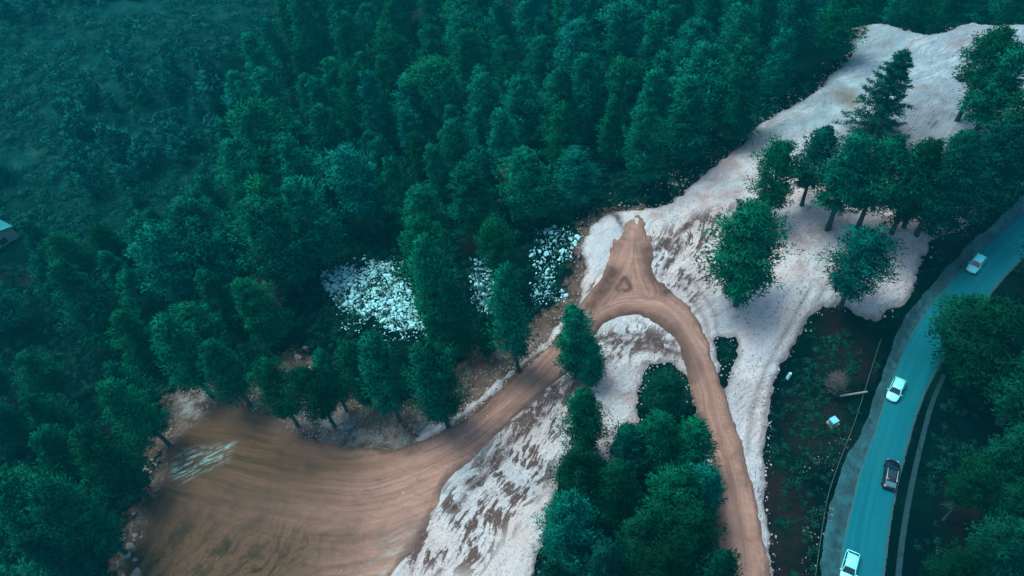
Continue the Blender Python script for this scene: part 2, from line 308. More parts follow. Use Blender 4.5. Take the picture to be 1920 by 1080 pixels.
def dirt_mat():
    m, t, b = newmat('packed_earth')
    uv = N(t, 'ShaderNodeUVMap', uv_map='track').outputs[0]
    wn = N(t, 'ShaderNodeTexNoise'); wn.inputs['Scale'].default_value = .12; t.links.new(N(t, 'ShaderNodeTexCoord').outputs['Object'], wn.inputs['Vector'])
    ws = N(t, 'ShaderNodeVectorMath', operation='SCALE'); ws.inputs['Scale'].default_value = 1.3; t.links.new(wn.outputs['Color'], ws.inputs[0]); wa = N(t, 'ShaderNodeVectorMath', operation='ADD'); t.links.new(uv, wa.inputs[0]); t.links.new(ws.outputs[0], wa.inputs[1]); uv = wa.outputs[0]
    tr = noise(t, 1, 5, .6, (16, .42, 1), 0, uv); tr2 = noise(t, 1, 4, .6, (30, 1.2, 1), 0, uv)
    c = ramp(t, tr2, [(.3, (.23, .145, .11)), (.5, (.31, .20, .15)), (.7, (.37, .245, .19))])
    msk = ramp(t, noise(t, .18, 5, .65), [(.35, (.4,)), (.6, (1,))])
    cr = noise(t, 1, 5, .65, (4, .8, 1), R(-30))
    c = mixc(t, ramp(t, cr, [(.3, (.5,)), (.48, (0,))]), c, (.16, .115, .095))
    c = mixc(t, math_(t, 'MULTIPLY', ramp(t, tr, [(.36, (.7,)), (.5, (0,))]), msk), c, (.12, .08, .065))
    c = mixc(t, math_(t, 'MULTIPLY', ramp(t, tr, [(.55, (0,)), (.72, (.5,))]), msk), c, (.42, .30, .25))
    c = mixc(t, ramp(t, noise(t, 2.5, 5, .7), [(.3, (.4,)), (.5, (0,))]), c, (.13, .095, .08))
    c = mixc(t, ramp(t, noise(t, .1, 5, .6), [(.45, (0,)), (.65, (.5,))]), c, (.17, .125, .1))
    wz = N(t, 'ShaderNodeTexNoise'); wz.inputs['Scale'].default_value = .09; wz.inputs['Detail'].default_value = 4; oc_ = N(t, 'ShaderNodeTexCoord').outputs['Object']; t.links.new(oc_, wz.inputs['Vector'])
    wq = N(t, 'ShaderNodeVectorMath', operation='SCALE'); wq.inputs['Scale'].default_value = 12; t.links.new(wz.outputs['Color'], wq.inputs[0]); wr_ = N(t, 'ShaderNodeVectorMath', operation='ADD'); t.links.new(oc_, wr_.inputs[0]); t.links.new(wq.outputs[0], wr_.inputs[1]); uvw = wr_.outputs[0]
    # olive, wetter ground in the bottom left hollow
    ol = ramp(t, noise(t, 1, 8, .72, (6, 1.6, 1), R(54), uvw), [(.32, (.016, .02, .011)), (.45, (.05, .038, .02)), (.55, (.105, .068, .04)), (.63, (.045, .042, .024)), (.75, (.075, .11, .065))])
    c = mixc(t, attrn(t, 'olive'), c, ol)
    c = mixc(t, attrn(t, 'brown'), c, ramp(t, noise(t, 1, 5, .65, (16, .9, 1), 0, uv), [(.3, (.032, .028, .014)), (.5, (.07, .048, .026)), (.68, (.115, .07, .04))]))
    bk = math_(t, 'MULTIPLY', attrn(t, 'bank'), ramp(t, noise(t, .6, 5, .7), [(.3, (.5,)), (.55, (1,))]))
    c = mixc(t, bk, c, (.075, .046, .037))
    sk = math_(t, 'MULTIPLY', attrn(t, 'scrape'), math_(t, 'MULTIPLY', ramp(t, noise(t, 1, 5, .7, (5, .45, 1), R(20)), [(.47, (0,)), (.58, (1,))]), ramp(t, noise(t, .8, 5, .75), [(.4, (.1,)), (.55, (1,))])), True)
    c = mixc(t, sk, c, (.22, .46, .43))
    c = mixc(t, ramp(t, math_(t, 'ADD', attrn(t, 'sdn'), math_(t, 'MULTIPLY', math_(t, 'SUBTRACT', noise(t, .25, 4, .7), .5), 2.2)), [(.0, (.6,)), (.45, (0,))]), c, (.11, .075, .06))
    t.links.new(c, b.inputs['Base Color']); b.inputs['Roughness'].default_value = .9; b.inputs['Specular IOR Level'].default_value = .15
    bump(t, b, math_(t, 'ADD', tr, noise(t, 2, 6, .7)), .7, .18); return m
def asphalt_mat():
    m, t, b = newmat('wet_asphalt')
    uv = N(t, 'ShaderNodeUVMap', uv_map='track').outputs[0]
    c = ramp(t, noise(t, 1, 5, .6, (30, .8, 1), 0, uv), [(.3, (.001, .11, .145)), (.5, (.002, .135, .175)), (.7, (.004, .165, .205))])
    c = mixc(t, ramp(t, noise(t, .15, 5, .6), [(.45, (0,)), (.7, (.5,))]), c, (.006, .14, .165))
    c = mixc(t, ramp(t, noise(t, 6, 2, .6), [(.35, (.25,)), (.6, (0,))]), c, (.004, .06, .09))
    c = mixc(t, ramp(t, math_(t, 'ADD', attrn(t, 'sd'), math_(t, 'MULTIPLY', noise(t, .8, 4, .7), .5)), [(.3, (.6,)), (.6, (0,))]), c, (.05, .075, .075))
    c = mixc(t, ramp(t, noise(t, .5, 6, .75), [(.58, (0,)), (.66, (.3,))]), c, (.003, .09, .12))
    t.links.new(c, b.inputs['Base Color']); b.inputs['Roughness'].default_value = .8; b.inputs['Specular IOR Level'].default_value = .08
    bump(t, b, noise(t, 9, 3), .3, .03); return m
def verge_mat():
    m, t, b = newmat('gravel_verge')
    c = ramp(t, noise(t, .8, 6, .7), [(.35, (.002, .035, .045)), (.5, (.006, .08, .10)), (.65, (.015, .125, .15))])
    c = mixc(t, ramp(t, noise(t, .22, 5, .7), [(.45, (0,)), (.6, (.8,))]), c, (.008, .05, .055))
    t.links.new(c, b.inputs['Base Color']); b.inputs['Roughness'].default_value = .9; bump(t, b, noise(t, 3, 6, .7), .7, .12); return m
def leaf_mat(name, lo, mid, hi):
    m, t, b = newmat(name)
    oi = N(t, 'ShaderNodeObjectInfo').outputs['Random']
    c = ramp(t, attrn(t, 'tint'), [(.1, lo), (.5, mid), (.95, hi)])
    c = mixc(t, ramp(t, oi, [(0, (.45,)), (.5, (0,)), (1, (0,))]), c, tuple(v * .55 for v in lo[:1]) + (lo[1] * .9, lo[2] * 1.3))
    hs = N(t, 'ShaderNodeHueSaturation'); t.links.new(c, hs.inputs['Color'])
    t.links.new(math_(t, 'ADD', math_(t, 'MULTIPLY', oi, .08), .455), hs.inputs['Hue'])
    t.links.new(math_(t, 'ADD', math_(t, 'MULTIPLY', math_(t, 'FRACT', math_(t, 'MULTIPLY', oi, 7.3)), .65), .65), hs.inputs['Value'])
    t.links.new(hs.outputs[0], b.inputs['Base Color']); b.inputs['Roughness'].default_value = .9; b.inputs['Specular IOR Level'].default_value = .03
    return m
M = dict(ground=ground_mat(), gravel=gravel_mat(), dirt=dirt_mat(), asphalt=asphalt_mat(), verge=verge_mat(),
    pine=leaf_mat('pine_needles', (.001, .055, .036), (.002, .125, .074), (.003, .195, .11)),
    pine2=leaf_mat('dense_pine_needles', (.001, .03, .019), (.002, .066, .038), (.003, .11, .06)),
    under=leaf_mat('undergrowth_leaves', (.002, .03, .024), (.004, .06, .04), (.012, .10, .06)),
    scrub=leaf_mat('scrub_leaves', (.002, .06, .052), (.004, .13, .10), (.012, .19, .145)),
    bark=plain('grey_bark', (.022, .055, .062), .95, var=.4, scale=2), twig=plain('dry_twigs', (.1, .1, .1), .95, var=.3),
    rock=plain('pale_limestone', (.30, .76, .82), .9, var=.3, scale=1.2), rock2=plain('weathered_stone', (.24, .25, .22), .95, var=.4, scale=1.2),
    stone3=plain('grey_stone', (.33, .36, .37), .95, var=.5, scale=.3),
    conc=plain('weathered_concrete', (.003, .04, .05), .95, var=.5, scale=1.5), rail=plain('pale_rail', (.03, .085, .075), .8, var=.2),
    white=plain('white_car_paint', (.2, .9, .88), .35, var=.02, spec=.5), pblue=plain('pale_blue_car_paint', (.1, .66, .76), .35, var=.02),
    black=plain('black_car_paint', (.004, .008, .02), .2, var=.1, spec=.6), glass=plain('tinted_glass', (.003, .02, .035), .08, var=.1, spec=.8),
    glass_l=plain('bluish_glass', (.06, .2, .24), .15, var=.1, spec=.8), tyre=plain('tyre_rubber', (.01, .012, .014), .9), rim=plain('alloy_rim', (.3, .33, .34), .35, .8),  # glass_l: glass with a lighter, bluer base colour
    lamp=plain('lamp_lens', (.6, .8, .8), .15), tail=plain('tail_lens', (.25, .01, .01), .2), chrome=plain('silver_trim', (.5, .7, .75), .3, .4),
    roof=plain('pale_sheet_roof', (.005, .19, .21), .9, var=.25, scale=.5), wall=plain('grey_render', (.12, .2, .2), .9), box=plain('pale_blue_plastic', (.12, .55, .65), .5, var=.05), wood=plain('bleached_timber', (.2, .23, .22), .9))

# ------------------------------------------------------------ ground
def axis(a, b, st, lo, hi):
    c = list(np.arange(a, b + st, st)); s = st
    while c[-1] < hi: s *= 1.35; c.append(c[-1] + s)
    s = st
    while c[0] > lo: s *= 1.35; c.insert(0, c[0] - s)
    return np.array(c)
xs = axis(-235, 190, .85, -1500, 1500); ys = axis(20, 290, .85, -1200, 1800)
X, Y = np.meshgrid(xs, ys); GXY = np.stack([X, Y], -1); GZ = ground_h(GXY)
me = mesh_np('ground', np.column_stack([GXY.reshape(-1, 2), GZ.ravel()]), grid_idx(len(xs), len(ys)))
q = GXY.reshape(-1, 2)
attr(me, 'soil', smooth(-5, 5, sdist(q, SOIL)))
MAR = [poly(p) for p in ([(1425,880),(1480,900),(1505,960),(1490,1100),(1430,1100)],[(1500,750),(1560,740),(1575,820),(1520,855),(1490,800)],[(1570,600),(1615,640),(1600,700),(1550,690)],[(1800,930),(1900,900),(1920,1000),(1820,1040)])]
PALE = [poly(p) for p in ([(470,735),(560,790),(640,838),(760,842),(870,780),(820,775),(700,790),(620,760),(560,745),(500,715)],[(640,770),(700,780),(760,830),(700,845),(640,820)],[(330,725),(420,712),(430,740),(380,790),(320,800)])]
attr(me, 'pale', np.clip(np.max([smooth(-2, 4, sdist(q, z)) for z in PALE], 0), 0, 1))
attr(me, 'maroon', np.clip(np.max([smooth(-4, 3, sdist(q, z)) for z in MAR], 0), 0, 1))
attr(me, 'scrub', smooth(-12, 12, sdist(q, SCRUB) + 14 * fbm(q[:, 0], q[:, 1], 20, 3, 44)))
tag(link('ground', me, M['ground'], smooth_=True), kind='structure')
def hz(x, y): return float(ground_h(np.array([[x, y]], float))[0])
def at(px, py, surf=None):
    """photo pixel -> first hit on the terrain, as a world point"""
    r = rays(px, py); r = r / np.linalg.norm(r)
    t = np.arange(70, 420, .5); p = np.array([0, 0, HC]) + r * t[:, None]
    g = (surf or ground_h)(p[:, :2]); k = np.argmax(p[:, 2] < g)
    if k == 0: k = len(t) - 1
    a = p[k - 1]; b_ = p[k]
    for _ in range(8):
        mm = (a + b_) / 2
        if mm[2] < (surf or ground_h)(mm[None, :2])[0]: b_ = mm
        else: a = mm
    return Vector(b_)

# zones on the gravel
MUDZ = [poly(p) for p in ([(1225,440),(1330,390),(1440,370),(1460,410),(1370,450),(1330,540),(1300,600),(1230,540),(1215,500)],
        [(1130,620),(1190,600),(1250,620),(1275,680),(1200,690),(1120,680)], [(850,900),(1000,740),(1090,690),(1130,720),(1060,800),(1040,900),(960,1000),(900,1080),(700,1080),(760,980)],
        [(1380,860),(1430,860),(1430,940),(1400,920)], [(1090,540),(1150,500),(1160,540),(1110,580)])]
PINKZ = [poly(p) for p in ([(1060,690),(1220,650),(1200,860),(1080,880)], [(1450,440),(1760,380),(1740,480),(1500,560)], [(1280,280),(1440,260),(1400,400),(1200,420)])]
EARTHZ = [poly(p) for p in ([(1545,188),(1575,172),(1605,182),(1612,210),(1590,215)],[(1650,88),(1668,84),(1672,92),(1655,98)],[(1565,60),(1630,52),(1620,78),(1560,84)])]
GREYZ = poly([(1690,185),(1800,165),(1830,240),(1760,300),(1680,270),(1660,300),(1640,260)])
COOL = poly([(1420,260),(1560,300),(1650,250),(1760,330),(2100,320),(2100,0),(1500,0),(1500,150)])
zone = lambda zs: (lambda q: np.clip(np.max([smooth(-1.5, 2, sdist(q, z)) for z in zs], 0), 0, 1))
bb = lambda P, m=3: (P[:, 0].min() - m, min(P[:, 0].max() + m, 200), max(P[:, 1].min() - m, 22), P[:, 1].max() + m)
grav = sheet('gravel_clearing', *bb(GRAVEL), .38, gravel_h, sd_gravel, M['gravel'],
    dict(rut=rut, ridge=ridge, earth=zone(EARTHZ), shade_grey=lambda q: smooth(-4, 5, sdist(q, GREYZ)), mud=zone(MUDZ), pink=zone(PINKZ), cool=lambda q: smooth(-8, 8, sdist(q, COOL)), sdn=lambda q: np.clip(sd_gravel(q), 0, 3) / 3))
tag(grav, kind='structure')
centre = smoothline(poly([(1395,1300),(1390,1080),(1372,900),(1340,780),(1310,670),(1270,600),(1190,560),(1100,600),(1020,690),(920,790),(800,860),(680,895),(540,880),(430,850),(300,830),(100,800)]), 3, False)
def track_uv(o, *lines):
    me = o.data; V = np.empty(len(me.vertices) * 3); me.vertices.foreach_get('co', V); q = V.reshape(-1, 3)[:, :2]
    best = np.full(len(q), 1e18); U = np.zeros(len(q)); W = np.zeros(len(q))
    for li_, line, i in [(a, l, b) for a, l in enumerate(lines) for b in range(len(l) - 1)]:
        if i == 0: seg = np.linalg.norm(np.diff(line, axis=0), axis=1); cum = np.concatenate([[0], np.cumsum(seg)]) + 137 * li_
        e = line[i + 1] - line[i]; v = q - line[i]; L2 = e @ e; tt = np.clip(v @ e / L2, 0, 1); dv = v - tt[:, None] * e; dd = (dv ** 2).sum(1)
        k = dd < best; best[k] = dd[k]; U[k] = cum[i] + tt[k] * seg[i]; sg = np.sign(e[0] * v[:, 1] - e[1] * v[:, 0]); W[k] = (np.sqrt(dd) * sg)[k]
    uv = me.uv_layers.new(name='track'); li = np.empty(len(me.loops), np.int32); me.loops.foreach_get('vertex_index', li)
    uv.data.foreach_set('uv', np.column_stack([U[li], W[li]]).astype(np.float32).ravel())
OLIVE = poly([(150,900),(290,900),(420,915),(560,950),(640,990),(560,1200),(100,1200)])
SCRAPE2 = poly([(690,1100),(735,1010),(800,985),(850,955),(880,1000),(840,1100)])
SCRAPE = poly([(318,895),(330,850),(370,842),(440,832),(432,848),(425,866),(370,890),(345,905)])
BROWNZ = poly([(250,860),(330,740),(520,760),(640,830),(700,870),(600,940),(400,960),(250,960)])
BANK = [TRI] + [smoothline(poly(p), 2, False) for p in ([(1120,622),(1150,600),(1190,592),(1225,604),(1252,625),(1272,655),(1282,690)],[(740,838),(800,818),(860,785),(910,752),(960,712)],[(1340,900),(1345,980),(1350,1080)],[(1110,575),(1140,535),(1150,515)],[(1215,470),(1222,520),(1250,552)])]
def dirt_h(q, s):
    g = np.maximum(gravel_h(q), ground_h(q)); rut = .10 * fbm(q[:, 0], q[:, 1], .9, 2, 55)
    # banked edges: a small berm where the blade pushed the earth aside
    return g + np.where(s > 0, (.22) * (1 - np.exp(-s / .3)) + .24 * np.exp(-((s - .7) / .45) ** 2), s * .8) + rut * smooth(0, 1, s)
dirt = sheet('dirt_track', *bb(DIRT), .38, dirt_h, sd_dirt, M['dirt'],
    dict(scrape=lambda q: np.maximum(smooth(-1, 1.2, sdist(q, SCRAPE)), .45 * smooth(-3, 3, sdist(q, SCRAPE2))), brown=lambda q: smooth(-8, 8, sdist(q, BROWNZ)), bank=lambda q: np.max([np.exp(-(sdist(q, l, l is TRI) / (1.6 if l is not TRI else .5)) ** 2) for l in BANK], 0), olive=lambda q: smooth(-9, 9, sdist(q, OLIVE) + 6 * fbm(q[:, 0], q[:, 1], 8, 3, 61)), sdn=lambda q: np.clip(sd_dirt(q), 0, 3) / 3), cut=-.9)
spur = smoothline(poly([(1198,405),(1192,450),(1182,490),(1160,535),(1120,585)]), 3, False); spur2 = smoothline(poly([(1190,440),(1192,500),(1215,555)]), 3, False)
track_uv(dirt, centre, spur, spur2); tag(dirt, kind='structure')
# asphalt, verge
def sd_road(q): return sdist(q, ROAD) + .12 * fbm(q[..., 0], q[..., 1], 1.5, 2, 71)
road = sheet('asphalt_road', *bb(ROAD), .4, lambda q, s: .03 + np.where(s > .1, 0, (s - .1) * .5) + 0 * s, sd_road, M['asphalt'], cut=-.5)
track_uv(road, (rl + rr) / 2); tag(road, kind='structure')
vl = poly([(2150,190),(2030,275),(1920,366),(1850,425),(1790,485),(1735,545),(1690,605),(1662,680),(1642,735),(1625,800),(1590,850),(1562,930),(1545,1000),(1537,1090),(1520,1250)])
VERGE = np.vstack([smoothline(vl, 2, False), rl[::-1]])
def sd_v(q): return sdist(q, VERGE) + .7 * fbm(q[..., 0], q[..., 1], 1.8, 3, 73)
vg = sheet('gravel_verge', *bb(VERGE), .4, lambda q, s: np.maximum(ground_h(q) + .04, 0.015) + np.where(s > 0, .05 * np.minimum(s, 1), s * .6), sd_v, M['verge'], cut=-.8)
tag(vg, kind='structure')
print('ground done')

# ------------------------------------------------------------ tubes, boxes
def tube(Vs, Fs, pts, rad, n=6):
    pts = [Vector(p) for p in pts]; b0 = len(Vs)
    for i, p in enumerate(pts):
        d = (pts[min(i + 1, len(pts) - 1)] - pts[max(i - 1, 0)]).normalized()
        u = d.orthogonal().normalized(); v = d.cross(u)
        for k in range(n):
            a = 2 * math.pi * k / n; Vs.append(tuple(p + (u * math.cos(a) + v * math.sin(a)) * rad[i]))
    for i in range(len(pts) - 1):
        for k in range(n):
            a = b0 + i * n + k; b = b0 + i * n + (k + 1) % n; Fs.append((a, b, b + n, a + n))
def pym(name, Vs, Fs):
    me = bpy.data.meshes.new(name); me.from_pydata(Vs, [], Fs); me.update(); return me
def strip(name, line, w, h, mat, z0=0.0, label=None, cat=None, parent=None):
    line = np.asarray(line); V = []; Fq = []
    for i in range(len(line)):
        d = line[min(i + 1, len(line) - 1)] - line[max(i - 1, 0)]; d = d / np.linalg.norm(d); nn = np.array([-d[1], d[0]])
        z = hz(*line[i]) + z0
        for s, dz in ((-1, -.3), (-1, h), (1, h), (1, -.3)): pp = line[i] + nn * s * w / 2; V.append((pp[0], pp[1], z + dz))
    for i in range(len(line) - 1):
        for k in range(3): a = i * 4 + k; Fq.append((a, a + 1, a + 5, a + 4))
    o = link(name, pym(name, V, Fq), mat, parent); return tag(o, label, cat)

# ------------------------------------------------------------ trees
def foliage_mesh(name, clumps, per, L, W, rng, top, soft=.88):
    """clumps: (centre, radius, squash). Radiating needle tufts with clump-rounded normals."""
    C = np.array([c[:3] for c in clumps]); Rr = np.array([c[3] for c in clumps]); Sq = np.array([c[4] for c in clumps])
    nC = len(C); idx = np.repeat(np.arange(nC), per); nT = len(idx)
    d = rng.normal(size=(nT, 3)); d[:, 2] = np.abs(d[:, 2]) * .9 - .25; d /= np.linalg.norm(d, axis=1)[:, None]
    o = d * Rr[idx][:, None] * rng.uniform(.35, .95, nT)[:, None]; o[:, 2] *= Sq[idx]
    base = C[idx] + o
    axis_ = C[idx] * [1, 1, 0]; ln = np.linalg.norm(axis_, axis=1)[:, None] + .01
    out = d * .65 + axis_ / ln * .45 + [0, 0, .3]; out /= np.linalg.norm(out, axis=1)[:, None]
    g = d * .8 + axis_ / ln * .5 + rng.normal(size=(nT, 3)) * .55; g /= np.linalg.norm(g, axis=1)[:, None]      # growth direction
    sdv = np.cross(g, out + rng.normal(size=(nT, 3)) * .45); sdv /= np.linalg.norm(sdv, axis=1)[:, None] + 1e-9
    l = L * rng.uniform(.6, 1.3, nT)[:, None]; wd = W * rng.uniform(.6, 1.3, nT)[:, None]
    a = base - sdv * wd / 2; b = base + sdv * wd / 2; c = base + g * l
    V = np.stack([a, b, c], 1).reshape(-1, 3); Fc = np.arange(nT * 3).reshape(-1, 3)
    fn = np.cross(b - a, c - a); flip = (fn * out).sum(1) < 0; Fc[flip] = Fc[flip][:, ::-1]
    fn[flip] *= -1; fn /= np.linalg.norm(fn, axis=1)[:, None] + 1e-9
    me = mesh_np(name, V, Fc)
    nrm = out * soft + fn * (1 - soft); nrm /= np.linalg.norm(nrm, axis=1)[:, None]
    me.polygons.foreach_set('use_smooth', [True] * nT)
    me.normals_split_custom_set_from_vertices(np.repeat(nrm, 3, 0).tolist())
    ct = rng.random(nC) ** .9; tn = np.clip(ct[idx] * .6 + rng.random(nT) * .14 + .13, 0, 1)
    attr(me, 'tint', np.repeat(tn, 3)); return me
def make_tree(seed, H, Rad, cs, style='pine', per=30, L=.52, W=.2, lv=.62):
    rng = np.random.default_rng(seed); cl = []; Vs = []; Fs = []
    lean = rng.normal(size=2) * .02 * H
    ctr = lambda f: (lean[0] * f * f, lean[1] * f * f)
    fz = [0, .1, .3, .55, .8, .97]; tr = .018 * H
    tube(Vs, Fs, [(*ctr(f), f * H - (.6 if f == 0 else 0)) for f in fz], [tr * 1.35, tr, tr * .85, tr * .6, tr * .32, .03], 7)
    z = cs * H; az = rng.random() * 6
    asym = rng.uniform(0, 6.28); amp = rng.uniform(.08, .3)
    while z < H * .985:
        t = (z / H - cs) / (1 - cs)
        if style == 'pine': prof = min(1, (t + .3) / .5) * (1 - t) ** .72; nb = 5; rise = .15 + .55 * t; fr = (.38, .62, .84, 1.0); cr = .26
        elif style == 'round': prof = min(1, (t + .25) / .5) * max(0, 1 - t ** 1.9) ** .85; nb = 6; rise = .2 + .5 * t; fr = (.45, .68, .86, 1.0); cr = .24
        else: prof = (1 - t) ** .85 * min(1, (t + .3) / .35); nb = 5; rise = -.12 + .45 * t; fr = (.22, .36, .5, .62, .74, .85, .95); cr = .07
        for k in range(nb):
            az += 2.399 + rng.normal() * .25
            if style != 'spruce' and rng.random() < .14: continue
            ln = Rad * prof * rng.uniform(.55, 1.22) * (1 + amp * math.cos(az - asym)) + .25
            cx, cy = ctr(z / H); dx, dy = math.cos(az), math.sin(az)
            droop = (.0 if style != 'spruce' else .10)
            P_ = lambda f: (cx + dx * ln * f, cy + dy * ln * f, z + rise * ln * f + (.22 if style != 'spruce' else .05) * ln * f * f - droop * ln * math.sin(f * 3))
            if ln > 1.0: tube(Vs, Fs, [P_(0), P_(.5), P_(.92)], [.075 * ln ** .5, .045 * ln ** .5, .015], 3)
            for f in fr:
                if f * ln < .4: continue
                p = P_(f); r = (cr * ln + (.38 if style != 'spruce' else .34)) * rng.uniform(.75, 1.2) * (1 if style != 'spruce' else (1.15 - .6 * f))
                jit = rng.normal(size=3) * .25 * r
                cl.append((p[0] + jit[0], p[1] + jit[1], p[2] + jit[2] * .6, r, .62 if style != 'spruce' else .5))
        z += lv * rng.uniform(.7, 1.3) * (1 if t < .8 else .8)
    cx, cy = ctr(1); cl.append((cx, cy, H - .35, .4, 1.4))
    trunk = pym('trunk', Vs, Fs); trunk.polygons.foreach_set('use_smooth', [True] * len(trunk.polygons))
    crown = foliage_mesh('crown', cl, per, L, W, rng, H)
    return trunk, crown, len(cl)
PINES = []
for i, (H, Rd, cs, st) in enumerate([(20, 3.7, .2, 'pine'), (20, 4.2, .26, 'pine'), (20, 3.4, .16, 'pine'), (20, 3.9, .3, 'round'), (20, 4.4, .18, 'round'), (20, 3.3, .28, 'pine'), (20, 3.8, .12, 'pine'), (20, 4.1, .45, 'round')]):
    PINES.append((make_tree(100 + i, H, Rd, cs, st), H))
SPRUCE = (make_tree(300, 20, 4.6, .05, 'spruce', per=16, L=.5, W=.16, lv=.8), 20)
for (t_, c_, k), H in PINES + [SPRUCE]:
    t_.materials.append(M['bark']); c_.materials.append(M['pine'])
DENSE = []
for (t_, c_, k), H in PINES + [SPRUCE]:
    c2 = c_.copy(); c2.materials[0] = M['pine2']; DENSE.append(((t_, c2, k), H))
print('clumps', [p[0][2] for p in PINES], SPRUCE[0][2])
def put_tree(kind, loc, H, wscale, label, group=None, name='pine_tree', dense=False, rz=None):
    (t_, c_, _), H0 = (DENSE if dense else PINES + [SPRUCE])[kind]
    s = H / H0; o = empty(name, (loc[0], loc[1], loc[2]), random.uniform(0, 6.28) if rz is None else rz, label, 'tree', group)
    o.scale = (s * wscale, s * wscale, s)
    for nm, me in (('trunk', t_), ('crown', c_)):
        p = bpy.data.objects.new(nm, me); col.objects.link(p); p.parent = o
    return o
def surf_h(q): return np.maximum(ground_h(q), np.where(sd_gravel(q) > 0, gravel_h(q), -99))
def height_for(base, py_top):
    lo, hi = 3, 40
    for _ in range(30):
        m_ = (lo + hi) / 2
        if to_px((base[0], base[1], base[2] + m_))[1] > py_top: lo = m_
        else: hi = m_
    return lo
